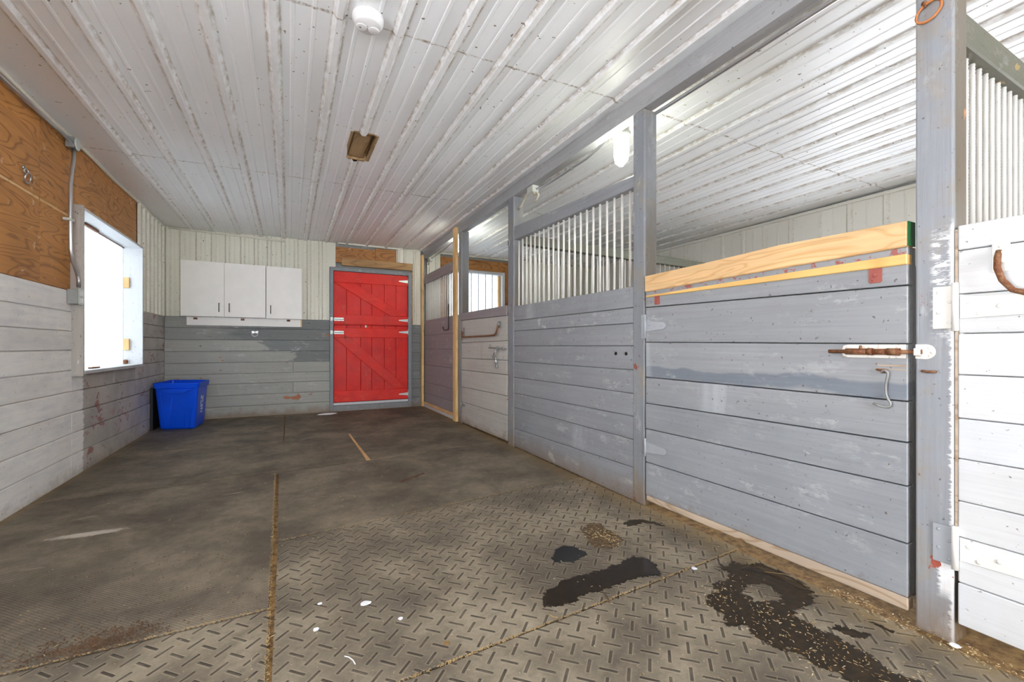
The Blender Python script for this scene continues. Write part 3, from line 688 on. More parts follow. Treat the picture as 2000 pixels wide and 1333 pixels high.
# ---- barred grey panel between post 2 and 3
S1 = thing('stall_panel', 'blue-grey plank stall panel topped by a grille of white bars', 'stall panel', (2.03, 3.0, 0), 'stall front panels')
mb = MB(RX)
zA = [-.010, .205, .388, .540, .690, .845, 1.003, 1.152, 1.255, 1.392]; zB = [.0, .177, .388, .532, .691, .846, 1.005, 1.154, 1.257, 1.402]
planks(mb, 2.163, 3.859, zA, zB, -.03, -.004, gap=.0035)
build('plank_front', mb, 'grey_panel', S1)
mb = MB(RX); mb.prism([(2.163, 2.046), (3.859, 2.070), (3.859, 2.205), (2.163, 2.094+.03)], -.075, -.010, .004); build('top_rail', mb, 'grey_panel', S1)
ys_ = [2.238+i*(3.83-2.238)/20 for i in range(21)]
bars(S1, RX, ys_, 1.385, 2.06, -.045)
for y in (2.334, 2.231):
    mb = MB(RX); mb.lathe([(.012, -.003), (.012, .0015)], (y, .951, -.003), (0, 0, 1), 12); build('knot_hole', mb, 'dark_gap', S1)
# ---- partition between the stalls behind post 3
PA = thing('stall_partition', 'plank partition with dark rail and bars seen through the grille', 'partition', (3.8, 4.05, 0), 'partitions between stalls')
PF = Fr((0, 4.02, 0), (1, 0, 0), (0, 0, 1), (0, -1, 0))
mb = MB(PF); planks(mb, 2.115, 5.56, [-.01, .2, .4, .55, .7, .85, 1.0, 1.15, 1.27, 1.40], [-.01, .2, .4, .55, .7, .85, 1.0, 1.15, 1.27, 1.40], -.03, 0); build('plank_front', mb, 'wall_plain', PA)
mb = MB(PF); mb.prism([(2.112, 2.075), (5.56, 2.02), (5.56, 2.115), (2.112, 2.175)], -.05, 0.03, .003); build('top_rail', mb, 'rail_dark', PA)
bars(PA, PF, [2.20+.0825*i for i in range(41)], 1.40, 2.05, -.012, .008)
# ---- partition right of the near post (rebar)
PB = thing('stall_partition', 'partition of thick ribbed white bars under a splintered rail right of the near post', 'partition', (3.8, .68, 0), 'partitions between stalls')
PF2 = Fr((0, .672, 0), (1, 0, 0), (0, 0, 1), (0, -1, 0))
mb = MB(PF2); planks(mb, 2.115, 5.56, [-.01, .2, .4, .6, .8, 1.0, 1.2, 1.38], [-.01, .2, .4, .6, .8, 1.0, 1.2, 1.38], -.03, 0); build('plank_front', mb, 'wall_plain', PB)
mb = MB(PF2); mb.box(2.110, 5.56, 2.092, 2.205, -.03, .03, .006); build('top_rail', mb, 'rail_dark', PB)
mb = MB(PF2)
pts = [(2.112+.02*i, 2.197+random.uniform(0, .012)) for i in range(172)]
mb.prism([(2.112, 2.19)]+[(5.53, 2.19)]+pts[::-1], -.028, .024, 0); build('splintered_edge', mb, 'pineyel', PB)
bars(PB, PF2, [2.287+.0655*i for i in range(48)], 1.375, 2.095, -.008, .0095, 'rebar', True)

# ---- big stall door between post 1 and 2
SD = thing('stall_door', 'wide blue-grey plank stall door with bare pine boards along its top', 'stall door', (2.03, 1.4, .04), 'stall doors')
mb = MB(RX)
zr = [.085, .280, .490, .649, .799, 1.009, 1.223, 1.363]; zl = [.065, .271, .481, .642, .806, 1.026, 1.245, 1.345]
planks(mb, .746, 2.048, zr, zl, -.045, .0, gap=.005, backing=True, bev=.0022)
build('plank_front', mb, 'grey_door', SD)
mb = MB(RX)
for a in (.80, 1.95): mb.box(a-.05, a+.05, .07, 1.30, -.09, -.0635, .003)
build('back_batten', mb, 'wall_plain', SD)
mb = MB(RX); mb.prism([(.746, .035), (2.046, .030), (2.046, .062), (.746, .082)], -.045, -.002, .003); build('bottom_batten', mb, 'sill', SD)
mb = MB(RX); mb.prism([(.742, 1.363), (2.047, 1.342), (2.047, 1.442), (1.6, 1.448), (1.2, 1.462), (.742, 1.456)], -.045, .012, .005); build('top_board', mb, 'pine', SD)
mb = MB(RX); mb.prism([(.744, 1.298), (2.040, 1.308), (2.040, 1.318), (1.5, 1.326), (.744, 1.337)], -.03, .010, .003); build('yellow_strip', mb, 'pineyel', SD)
mb = MB(RX); mb.prism([(.7395, 1.365), (.7418, 1.365), (.7418, 1.454), (.7395, 1.454)], -.044, .011); build('green_end', mb, 'green', SD, 'green painted end grain')
for a, z0, z1, w_ in ((.842, 1.243, 1.31, .043), (1.950, 1.255, 1.312, .042)):
    mb = MB(RX); mb.prism([(a-w_/2, z1), (a+w_/2, z1), (a+w_/2, z0+.006), (a+w_/2-.006, z0), (a-w_/2+.006, z0), (a-w_/2, z0+.006)], .001, .0045, .0008)
    mb.lathe([(.008, 0), (.008, .002), (.005, .003)], (a, z0+.03, .0045), (0, 0, 1), 12); screw(mb, a+.008, z0+.012, .0045)
    build('mounting_plate', mb, 'red_plate', SD)
# barrel bolt on the door
bb = MB(RX); zb = .980
bb.prism([(.958, zb), (.948, zb+.023), (.932, zb+.027), (.749, zb+.027), (.749, zb-.024), (.935, zb-.024), (.950, zb-.018)], .001, .005, .001)
for a in (.935, .86, .775):
    for s_ in (-1, 1): screw(bb, a, zb+.019*s_, .005, .004)
bp = build('bolt_plate', bb, 'bolt_white', SD)
mb = MB(RX)
mb.rod((.995, zb, .018), (.70, zb, .018), .0075, 12)
for a0, a1, r in ((.935, .865, .0125), (.86, .845, .014), (.845, .80, .0115), (.80, .762, .0135)): mb.rod((a0, zb, .016), (a1, zb, .016), r, 12)
mb.rod((.885, zb, .02), (.878, zb+.022, .03), .005, 8)
build('bolt_barrel', mb, 'rusty', bp, 'rusty bolt barrel')
# hook and eye
mb = MB(RX)
path = [(.817, .900, .016), (.812, .909, .019), (.803, .910, .021), (.796, .903, .021), (.797, .890, .019), (.803, .870, .015), (.806, .845, .012), (.805, .820, .011), (.799, .803, .011), (.791, .789, .011), (.791, .779, .011), (.800, .773, .011), (.815, .772, .011), (.832, .776, .011), (.845, .783, .011)]
mb.tube(path, .0042, 8)
hk = build('gate_hook', mb, 'grey_steel', SD)
mb = MB(RX); mb.tube([(.834, .912, .001), (.834, .912, .012), (.82, .909, .015), (.808, .905, .014), (.808, .903, .001)], .0038, 8); build('hook_staple', mb, 'rusty', hk)
t_hinge(SD, RX, 2.045, 1.125, -1, .163, .15, 'hinge_grey', .038, .0005, tipw=.04, basew=.068)
t_hinge(SD, RX, 2.045, .365, -1, .163, .11, 'hinge_grey', .006, .0005, tipw=.04, basew=.068)
mb = MB(RX); mb.box(.748, .835, .925, .931, .0005, .002); mb.box(.748, .84, .912, .916, .0005, .003); build('split_wood', mb, 'sill', SD)
# keeper, staple and ring on the near post
mb = MB(RX); mb.prism([(.722, zb+.027)]+[(.694+.027*math.cos(t), zb+.001+.0265*math.sin(t)) for t in [PI/2+PI*i/10 for i in range(11)]]+[(.722, zb-.024)], .001, .005, .001)
mb.box(.70, .718, zb-.0125, zb-.009, .005, .026, .001); mb.box(.70, .718, zb+.010, zb+.0135, .005, .026, .001); mb.box(.70, .718, zb-.0125, zb+.0135, .026, .030, .001)
for a, b in ((.685, .015), (.678, 0), (.685, -.015)): screw(mb, a, zb+b, .005, .004)
kp = build('bolt_keeper', mb, 'bolt_white', P1)
mb = MB(RX); mb.tube([(.704, .913, .001), (.702, .913, .010), (.685, .911, .014), (.670, .912, .010), (.668, .912, .001)], .0045, 8); build('staple', mb, 'rusty', P1)
t = thing('tie_ring', 'rusty orange tie ring hanging at the top of the near post', 'tie ring', (1.985, .685, 2.15), 'tie rings')
mb = MB(RX); mb.ring((.683, 2.172, .012), .032, .0042, (1, 0, .1), (-.25, 1, 0), 28, 8, sy=1.0); build('ring', mb, 'rust_ring', t)
mb = MB(RX); mb.lathe([(.0085, 0), (.0085, .012), (.006, .018)], (.695, 2.207, .001), (0, 0, 1), 12); mb.ring((.692, 2.203, .014), .008, .0035, (0, 1, 0), (0, 0, 1), 14, 6); build('eye_bolt', mb, 'rusty', t)

# ---- white door at the far right
WD = thing('stall_door', 'white painted plank stall door with rusty pull at the right edge', 'stall door', (2.03, .1, .06), 'stall doors')
mb = MB(RX)
zw = [.067, .207, .360, .481, .623, .759, .905, 1.043, 1.175, 1.322, 1.405]
planks(mb, -.60, .612, zw, zw, -.045, .0, gap=.003, backing=True, bev=.003)
build('plank_front', mb, 'white_door', WD)
for z, hh, mt in ((1.133, .145, 'hinge_white'), (.322, .13, 'hinge_grey')):
    mb = MB(RX)
    mb.box(.618, .675, z-hh/2, z+hh/2, .001, .005, .001)
    for a, k in ((.660, .36), (.632, .12), (.660, -.12), (.632, -.36)): screw(mb, a, z+hh*k, .005, .0055)
    hl = build('hinge_leaf', mb, mt, WD)
    mb = MB(RX); mb.rod((.6165, z-hh*.56, .008), (.6165, z+hh*.56, .008), .0095, 12)
    mb.prism([(.606, z-.040), (.606, z+.034), (.25, z+.020), (.20, z+.01), (.20, z-.012), (.25, z-.026)], .001, .005, .001)
    for a, b in ((.585, .015), (.56, -.025), (.515, -.004), (.42, .004), (.33, -.008)): mb.lathe([(.0075, 0), (.007, .0025), (.003, .004)], (a, z+b, .005), (0, 0, 1), 12)
    build('hinge_strap', mb, 'hinge_white', hl)
mb = MB(RX); mb.box(.492, .532, 1.235, 1.325, .001, .006, .002); mb.box(.500, .524, 1.262, 1.300, .006, .022, .003); screw(mb, .512, 1.316, .006, .006)
pl = build('pull_bracket', mb, 'hinge_white', WD)
mb = MB(RX); mb.tube([(.513, 1.300, .014), (.514, 1.278, .026), (.512, 1.245, .036), (.500, 1.205, .040), (.478, 1.172, .040), (.445, 1.158, .040), (.38, 1.155, .040), (.32, 1.162, .040), (.29, 1.19, .040), (.276, 1.24, .036), (.275, 1.30, .014)], .0085, 12)
build('pull_bar', mb, 'rusty', pl)
mb = MB(RX); mb.box(.255, .295, 1.235, 1.325, .001, .006, .002); build('pull_bracket', mb, 'hinge_white', WD)
mb = MB(RX); mb.box(.6125, .6205, .36, 1.395, -.02, -.002, .001); build('edge_bead', mb, 'sill', WD)

# ---- pale grey door (far stall)
D2 = thing('stall_door', 'pale grey worn plank stall door with hanging bar and snap latch', 'stall door', (2.03, 4.7, 0), 'stall doors')
mb = MB(RX)
planks(mb, 4.008, 5.335, [.022, .283, .486, .706, .855, 1.059, 1.318], [.008, .277, .471, .692, .846, 1.047, 1.335], -.045, -.002, gap=.005, backing=True, bev=.004)
build('plank_front', mb, 'light_door', D2)
mb = MB(RX); mb.prism([(4.008, 1.321), (5.335, 1.340), (5.335, 1.432), (4.008, 1.424)], -.045, .004, .004); build('top_board', mb, 'grey_mauve', D2)
t_hinge(D2, RX, 5.332, 1.14, -1, .13, .12, 'grey_steel', .03, .003, tipw=.02); t_hinge(D2, RX, 5.332, .245, -1, .13, .12, 'grey_steel', .03, .003, tipw=.02)
mb = MB(RX); mb.box(5.21, 5.28, 1.16, 1.24, .0, .008, .002); mb.box(4.135, 4.22, 1.20, 1.27, .0, .008, .002); 
mb.lathe([(.02, 0), (.02, .012), (.01, .02)], (5.245, 1.2, .008), (0, 0, 1), 12); mb.lathe([(.02, 0), (.02, .012), (.01, .02)], (4.178, 1.235, .008), (0, 0, 1), 12)
hb = build('bar_bracket', mb, 'grey_steel', D2)
mb = MB(RX); mb.tube([(5.245, 1.20, .02), (5.25, 1.16, .03), (5.235, 1.128, .034), (5.19, 1.118, .034), (4.40, 1.118, .034), (4.25, 1.122, .034), (4.20, 1.145, .034), (4.183, 1.19, .030), (4.178, 1.235, .02)], .0105, 10)
build('hanging_bar', mb, 'rusty', hb)
mb = MB(RX); mb.rod((4.42, .985, .018), (4.0, .975, .018), .008, 10); mb.box(4.20, 4.23, .96, 1.0, 0, .028, .003); mb.box(4.05, 4.08, .955, .995, 0, .028, .003); mb.rod((4.36, .985, .018), (4.37, 1.02, .03), .006, 8)
lt = build('slide_bolt', mb, 'grey_steel', D2)
mb = MB(RX); mb.tube([(4.22, .97, .03), (4.26, .93, .03), (4.30, .875, .03), (4.27, .87, .03), (4.23, .92, .03), (4.215, .965, .03)], .007, 8); mb.rod((4.22, .88, .03), (4.21, .80, .03), .010, 8); mb.ring((4.21, .785, .03), .018, .006, (1, 0, 0), (0, 1, 0), 14, 6)
build('snap_hook', mb, 'chrome', lt)

# ---- far mauve panel with grille
S2 = thing('stall_panel', 'mauve-grey plank panel with white bars between two bare pine studs', 'stall panel', (2.04, 6.3, 0), 'stall front panels')
mb = MB(RX)
z_ = [.08, .232, .412, .697, .957, 1.182, 1.428]
planks(mb, 5.568, 7.118, z_, z_, -.04, -.015, gap=.0035); build('plank_front', mb, 'grey_mauve', S2)
mb = MB(RX); mb.box(5.568, 7.118, .035, .078, -.04, -.004, .003); build('bottom_batten', mb, 'pine', S2)
mb = MB(RX); mb.box(5.568, 7.118, -.0115, .034, -.04, .0, .003); build('white_sill', mb, 'win_frame', S2)
mb = MB(RX); mb.box(5.568, 7.118, 2.045, 2.183, -.075, -.012, .003); build('top_rail', mb, 'grey_mauve', S2)
bars(S2, RX, [5.61+.083*i for i in range(19)], 1.42, 2.05, -.04)
t = thing('hanging_hook', 'long thin dark metal hook hanging on the mauve barred panel', 'hook', (1.99, 5.86, 1.24))
mb = MB(RX); mb.tube([(5.856, 1.60, .001), (5.856, 1.55, .001), (5.856, 1.5, .001), (5.856, 1.27, .001), (5.87, 1.240, .001), (5.95, 1.232, .004), (6.04, 1.238, .008), (6.07, 1.262, .01), (6.06, 1.285, .012)], .007, 8); build('hook_rod', mb, 'dark_metal', t)

# ---- small hardware on post 3: clip
t = thing('cable_clip', 'small metal ring clip screwed high on the slim grey post', 'clip', (1.99, 3.95, 2.05))
mb = MB(RX); mb.ring((3.955, 2.055, .006), .022, .0045, (1, 0, 0), (0, 1.5, 0), 18, 6); mb.lathe([(.008, 0), (.008, .006)], (3.955, 2.09, .0), (0, 0, 1), 10); build('ring', mb, 'chrome', t)

# ---- lamps
def lamp(label, x, y, ztop, ring_mat='lampcap'):
    t = thing('barn_light', label, 'light', (x, y, ztop), 'jelly jar barn lights under the beam')
    mb = MB(); mb.lathe([(.052, 0), (.055, -.01), (.055, -.055), (.050, -.062), (.066, -.066), (.068, -.078), (.064, -.092), (.052, -.096), (.050, -.10)], (x, y, ztop), (0, 0, 1), 28)
    mb.lathe([(.016, 0), (.016, .03)], (x, y+.05, ztop-.03), (0, 1, 0), 12)
    b = build('lamp_base', mb, 'lampcap', t)
    mb = MB(); mb.lathe([(.030, 0), (.041, -.004), (.043, -.05), (.044, -.12), (.041, -.155), (.033, -.180), (.018, -.193), (.001, -.196)], (x, y, ztop-.098), (0, 0, 1), 24)
    build('globe', mb, 'globe', t)
    mb = MB()
    for k in range(4):
        an = k*PI/2+.6; c, s_ = math.cos(an), math.sin(an)
        mb.tube([(x+.056*c, y+.056*s_, ztop-.09), (x+.055*c, y+.055*s_, ztop-.22), (x+.046*c, y+.046*s_, ztop-.275), (x+.018*c, y+.018*s_, ztop-.302)], .0016, 6)
    mb.ring((x, y, ztop-.20), .0552, .0016, n=24, m=6); mb.ring((x, y, ztop-.302), .018, .0016, n=16, m=6)
    build('wire_guard', mb, 'lampcap', t)
lamp('lit jelly jar barn light just left of the tall grey post', 2.142, 2.435, 2.612)
lamp('lit jelly jar barn light far back behind the bare pine stud', 2.13, 5.72, 2.60)
lamp('added jelly jar barn light, unseen, continuing the lamp row', 2.142, -.86, 2.612)  # third lamp is out of view, added to brighten the aisle
mb = MB(); mb.tube([(2.055, 3.50, 2.470), (2.080, 3.42, 2.478), (2.105, 3.30, 2.492), (2.105, 2.80, 2.497), (2.108, 2.66, 2.52), (2.125, 2.58, 2.56), (2.138, 2.52, 2.568)], .0105, 10)
mb.lathe([(.014, -.012), (.014, .012)], (2.105, 3.0, 2.495), (0, 1, 0), 12)
build('conduit', mb, 'chrome', None, 'bent metal conduit running along the beam to the near lamp', 'conduit', 'metal conduits')
mb = MB(); mb.tube([(2.140, 2.36, 2.575), (2.125, 2.28, 2.56), (2.10, 2.17, 2.505), (2.097, 2.0, 2.500), (2.097, 1.0, 2.500), (2.097, -.70, 2.500)], .0115, 10)
build('conduit', mb, 'chrome', None, 'straight metal conduit along the beam right of the tall post', 'conduit', 'metal conduits')
mb = MB(); mb.tube([(2.128, 5.82, 2.56), (2.10, 5.95, 2.50), (2.098, 6.2, 2.475), (2.098, 7.0, 2.462)], .0105, 10)
build('conduit', mb, 'chrome', None, 'metal conduit from the far lamp to the back corner box', 'conduit', 'metal conduits')
# outlet box under beam
t = thing('outlet_box', 'small metal outlet box with dangling cable stubs under the beam', 'outlet box', (2.05, 3.55, 2.44))
mb = MB(); mb.box(2.012, 2.080, 3.500, 3.610, 2.448, 2.509, .004); build('box_body', mb, 'lampcap', t)
mb = MB(); mb.box(2.018, 2.074, 3.506, 3.604, 2.440, 2.4475, .002); build('cover_plate', mb, 'zinc', t)
for q in (3.53, 3.57):
    mb = MB(); mb.lathe([(.013, 0), (.013, -.008)], (2.046, q, 2.44), (0, 0, 1), 14); build('socket', mb, 'ivory', t)
mb = MB(); mb.tube([(2.046, 3.612, 2.478), (2.046, 3.66, 2.47), (2.05, 3.73, 2.43), (2.055, 3.80, 2.40), (2.06, 3.855, 2.385)], .009, 8); mb.tube([(2.062, 3.51, 2.445), (2.075, 3.49, 2.42), (2.075, 3.53, 2.385), (2.07, 3.56, 2.375)], .009, 8); build('cable', mb, 'ivory', t)
t = thing('outlet_box', 'metal box with hanging cables at the far end of the beam', 'outlet box', (2.09, 7.05, 2.42))
mb = MB(); mb.box(2.06, 2.13, 7.02, 7.12, 2.42, 2.475, .004); build('box_body', mb, 'lampcap', t)
mb = MB(); mb.tube([(2.07, 7.02, 2.44), (2.05, 6.95, 2.41), (2.03, 6.93, 2.37), (2.03, 6.97, 2.34)], .008, 8); build('cable', mb, 'grey_steel', t)

# ---- left wall electrics
t = thing('conduit', 'metal conduit rising from the wall outlet and running along the plywood', 'conduit', (-1.44, 4.36, 1.43), 'metal conduits')
mb = MB(LX); mb.tube([(4.44, 1.45, .045), (4.44, 1.50, .045), (4.425, 1.55, .043), (4.36, 1.64, .036), (4.335, 1.72, .034), (4.33, 1.95, .034), (4.335, 2.20, .034), (4.36, 2.34, .036), (4.375, 2.40, .038), (4.378, 2.475, .038)], .0125, 10); build('pipe', mb, 'chrome', t)
mb = MB(LX); mb.tube([(4.34, 2.515, .036), (4.0, 2.515, .03), (2.2, 2.510, .03)], .0125, 10); build('pipe', mb, 'chrome', t)
mb = MB(LX); mb.box(4.305, 4.360, 1.925, 1.945, .0, .049, .002); build('pipe_strap', mb, 'zinc', t)
t = thing('junction_box', 'round-lidded metal junction box up on the plywood near the ceiling', 'junction box', (-1.44, 4.38, 2.48))
mb = MB(LX); mb.box(4.34, 4.425, 2.476, 2.556, .0, .052, .004); build('box_body', mb, 'grey_steel', t)
mb = MB(LX); mb.lathe([(.046, 0), (.046, .006), (.040, .009)], (4.385, 2.516, .0525), (0, 0, 1), 24); build('round_lid', mb, 'zinc', t)
t = thing('wall_outlet', 'metal outlet box with white sockets beside the window frame', 'outlet', (-1.42, 4.42, 1.32))
mb = MB(LX); mb.box(4.372, 4.452, 1.318, 1.428, .001, .066, .003); build('box_body', mb, 'grey_steel', t)
mb = MB(LX); mb.box(4.366, 4.456, 1.312, 1.434, .0665, .070, .002); build('cover_plate', mb, 'zinc', t)
for a in (4.394, 4.430):
    for b in (1.347, 1.399):
        mb = MB(LX); mb.box(a-.013, a+.013, b-.017, b+.017, .0702, .0735, .003); build('socket', mb, 'plastic_white', t)
t = thing('tie_ring', 'shiny steel ring hanging from an eye on the plywood at upper left', 'tie ring', (-1.46, 3.79, 2.03), 'tie rings')
mb = MB(LX); mb.ring((3.80, 2.055, .014), .031, .0045, (1, 0, 0), (0, 1, .2), 26, 8); build('ring', mb, 'chrome', t)
mb = MB(LX); mb.ring((3.79, 2.093, .010), .013, .0045, (1, 0, .3), (0, 1, 0), 16, 8); mb.lathe([(.012, -.005), (.012, .003)], (3.79, 2.115, .0), (0, 0, 1), 12); build('eye_bolt', mb, 'chrome', t)

# ---- cabinets
def cabinet(label, x0, x1, zt, zb_, doors, hx):
    t = thing('wall_cabinet', label, 'cabinet', ((x0+x1)/2, 7.1, zb_), 'white wall cabinets')
    mb = MB(BY); d = .10
    mb.box(x0+.002, x1-.002, zb_+.004, zt-.004, .020, d, .001); build('cabinet_body', mb, 'cab_side', t)
    for (p, q), h in zip(doors, hx):
        mb = MB(BY); mb.box(p+.002, q-.002, zb_, zt, d+.001, d+.018, .0015); dr = build('cabinet_door', mb, 'white_lam', t)
        mb = MB(BY); z0 = zb_+.07
        mb.tube([(h, z0, d+.018), (h, z0, d+.040), (h, z0+.005, d+.045), (h, z0+.108, d+.045), (h, z0+.113, d+.040), (h, z0+.113, d+.018)], .0055, 8); build('handle', mb, 'dark_metal', dr)
k = 7.08/7.2
zt = lambda z: 1+(z-1)*k
cabinet('white two-door wall cabinet nearest the corner above the blue bin', -1.30*k, -.303*k, zt(2.166), zt(1.411), ((-1.30*k, -.805*k), (-.805*k, -.303*k)), (-.865*k, -.745*k))
cabinet('white single-door wall cabinet nearest the red door', -.299*k, .170*k, zt(2.163), zt(1.405), ((-.299*k, .170*k),), (-.240*k,))
t = thing('mounting_board', 'white board fixed to the wall below the cabinets', 'board', (-.53, 7.18, 1.29))
mb = MB(BY); mb.box(-1.228, .165, 1.287, 1.402, .001, .022, .002); build('board', mb, 'white_lam', t)
mb = MB(BY); mb.box(.150, .166, 1.288, 1.401, .0221, .028, .001); build('raw_end', mb, 'pineyel', t)
for x in (-1.13, -.585, -.01):
    mb = MB(BY); mb.box(x-.022, x+.022, 1.365, 1.392, .0225, .028, .001); mb.rod((x-.018, 1.372, .030), (x+.018, 1.372, .030), .004); build('cabinet_bracket', mb, 'rusty', t)
t = thing('tie_ring', 'small chrome ring on a square plate on the grey boards under the cabinets', 'tie ring', (-.437, 7.18, 1.17), 'tie rings')
mb = MB(BY)
mb.box(-.478, -.448, 1.185, 1.22, .001, .006, .003); mb.box(-.425, -.395, 1.185, 1.22, .001, .006, .003); mb.box(-.465, -.408, 1.196, 1.210, .002, .012, .003); mb.box(-.442, -.431, 1.186, 1.215, .006, .02, .003)
build('ring_plate', mb, 'chrome', t)
mb = MB(BY); mb.ring((-.437, 1.180, .018), .038, .005, (1, 0, 0), (0, 1, .1), 24, 8, PI+.0, 2*PI); mb.rod((-.475, 1.18, .018), (-.475, 1.20, .01), .005); mb.rod((-.399, 1.18, .018), (-.399, 1.20, .01), .005); build('ring', mb, 'chrome', t)

# ---- recycling bin
RBN = thing('recycling_bin', 'bright blue plastic recycling bin in the far left corner', 'bin', (-1.19, 6.7, 0))
Bb = [(-1.385, 6.545), (-1.02, 6.44), (-.985, 6.89), (-1.35, 6.99)]
Bt = [(-1.415, 6.44), (-.960, 6.29), (-.935, 6.80), (-1.36, 7.03)]
def rquad(Q, r=.045, n=4):
    out = []; m = len(Q)
    for i in range(m):
        p, a, b = Vector(Q[i]), Vector(Q[i-1]), Vector(Q[(i+1) % m])
        u = (a-p).normalized()*r; v = (b-p).normalized()*r
        for k_ in range(n+1):
            t_ = k_/n; out.append(tuple((p+u)*(1-t_)**2+p*2*t_*(1-t_)+(p+v)*t_**2))
    return out
def lerpq(z): t_ = z/.565; return [tuple(Vector(a)*(1-t_)+Vector(b)*t_) for a, b in zip(Bb, Bt)]
def inset(Q, d):
    c = sum((Vector(q) for q in Q), Vector((0, 0)))/4
    return [tuple(Vector(q)-(Vector(q)-c).normalized()*d) for q in Q]
def loft(mb, loops, cap0=True, cap1=False, smooth=False):
    n = len(loops[0]); vs = [v for l in loops for v in l]; f = []
    for i in range(len(loops)-1):
        for k_ in range(n): f.append([i*n+k_, i*n+(k_+1) % n, (i+1)*n+(k_+1) % n, (i+1)*n+k_])
    if cap0: f.append(list(range(n))[::-1])
    if cap1: f.append([(len(loops)-1)*n+k_ for k_ in range(n)])
    mb._add(vs, f, .5, smooth)
mb = MB()
L3 = lambda z, d=0: [(x, y, z) for x, y in rquad(inset(lerpq(min(z, .565)), d))]
loft(mb, [L3(.001, .02), L3(.02), L3(.50), L3(.505, -.018), L3(.56, -.022), L3(.567, -.012), L3(.565, .008), L3(.50, .014), L3(.03, .02), L3(.02, .035)], True, True)
build('bin_body', mb, 'blue', RBN)
# handle lip on the front, ribs on the faces
def facefr(i, j):
    a, b = Vector(lerpq(0)[i]), Vector(lerpq(0)[j]); A = (b-a).normalized(); at, bt = Vector(Bt[i]), Vector(Bt[j])
    up = (Vector((*((at+bt)/2), .565))-Vector((*((a+b)/2), 0))).normalized()
    A3 = Vector((A.x, A.y, 0)); C = A3.cross(up).normalized()
    return Fr(Vector((*((a+b)/2), 0)), A3, up, C)
ff = facefr(0, 1)
mb = MB(ff); mb.prism([(-.15, .515), (.17, .515), (.10, .472), (.06, .465), (-.06, .465), (-.10, .472)], .0, .035, .004); build('grip_lip', mb, 'blue', RBN)
mb = MB(ff)
for p, q in (((-.14, .02), (-.165, .46)), ((-.08, .02), (-.05, .40)), ((.08, .02), (.10, .45)), ((.135, .02), (.165, .46))): mb.tube([(p[0], p[1], .001), (q[0], q[1], .001)], .0035, 6)
build('body_rib', mb, 'blue', RBN)
fs = facefr(1, 2)
mb = MB(fs)
for b0, b1, a0, a1 in ((.36, .405, -.07, -.02), (.31, .39, .0, .045), (.29, .34, -.07, -.03), (.25, .285, -.06, .04), (.215, .24, -.05, .05), (.18, .20, -.05, .04)): mb.box(a0, a1, b0, b1, .0015, .0025)
build('printed_mark', mb, 'label_white', RBN, 'white printed mark')
mb = MB(LX); mb.box(6.52, 7.02, .0005, .505, .004, .034, .004); build('black_panel', mb, 'black_plastic', None, 'black panel standing between the blue bin and the left wall', 'panel')

# ---- smoke detector
t = thing('smoke_detector', 'round white smoke detector on the ceiling at the top of the photo', 'smoke detector', (.338, 2.215, 2.60))
c0 = (.345, 2.225, cz(.345, 2.22)-.003)
mb = MB(); mb.lathe([(.072, 0), (.074, -.006), (.073, -.028), (.066, -.034), (.064, -.044), (.058, -.050), (.001, -.052)], c0, (0, 0, 1), 36); build('detector_body', mb, 'plastic_white', t)
for an in (.4, 2.7):
    x, y = c0[0]+.031*math.cos(an), c0[1]+.031*math.sin(an)
    mb = MB(); mb.lathe([(.027, -.050), (.026, -.0535), (.022, -.0545), (.001, -.0545)], (x, y, c0[2]), (0, 0, 1), 22); build('detector_panel', mb, 'plastic_white', t)
for dx, dy, q, r_ in ((-.035, .012, -.0545, .006), (-.002, .010, -.051, .003), (-.004, -.004, -.051, .003)):
    mb = MB(); mb.lathe([(r_, q), (r_, q-.0015)], (c0[0]+dx, c0[1]+dy, c0[2]), (0, 0, 1), 10); build('indicator', mb, 'grey_steel', t)

# ---- puddles and marks on the floor
from mathutils import noise as MN
def inpoly(x, y, P):
    c = False; n = len(P)
    for i in range(n):
        (x1, y1), (x2, y2) = P[i], P[i-1]
        if (y1 > y) != (y2 > y) and x < (x2-x1)*(y-y1)/(y2-y1)+x1: c = not c
    return c
def flat(name, pts, mat, label, cat, z=.0014, jit=.010, group=None, kind=None, hole=None, st=.0055):
    """thin film with a ragged edge: cells of a fine grid kept where a noise-shifted point falls inside the outline"""
    x0, x1 = min(p[0] for p in pts)-.03, max(p[0] for p in pts)+.03; y0, y1 = min(p[1] for p in pts)-.03, max(p[1] for p in pts)+.03
    nx, ny = int((x1-x0)/st), int((y1-y0)/st)
    def ins(x, y):
        v = MN.noise_vector(Vector((x*22, y*22, 3)))*jit*1.3+MN.noise_vector(Vector((x*75, y*75, 9)))*jit*.9
        x += v.x; y += v.y
        return inpoly(x, y, pts) and not (hole and inpoly(x, y, hole))
    G_ = [[ins(x0+i*st, y0+j*st) for j in range(ny+1)] for i in range(nx+1)]
    mb = MB(); V = {}
    def vt(i, j):
        if (i, j) not in V:
            e = all(0 <= i+a < nx and 0 <= j+b < ny and G_[i+a][j+b] for a in (-1, 0) for b in (-1, 0))
            V[i, j] = mb.bm.verts.new((x0+(i-.5+random.uniform(-.25, .25))*st, y0+(j-.5+random.uniform(-.25, .25))*st, z if e else z*.4))
        return V[i, j]
    for i in range(nx):
        for j in range(ny):
            if G_[i][j]: mb.bm.faces.new([vt(i, j), vt(i+1, j), vt(i+1, j+1), vt(i, j+1)]).smooth = True
    return build(name, mb, mat, None, label, cat, group, kind)
GP = 'wet patches on the diamond-tread mats'
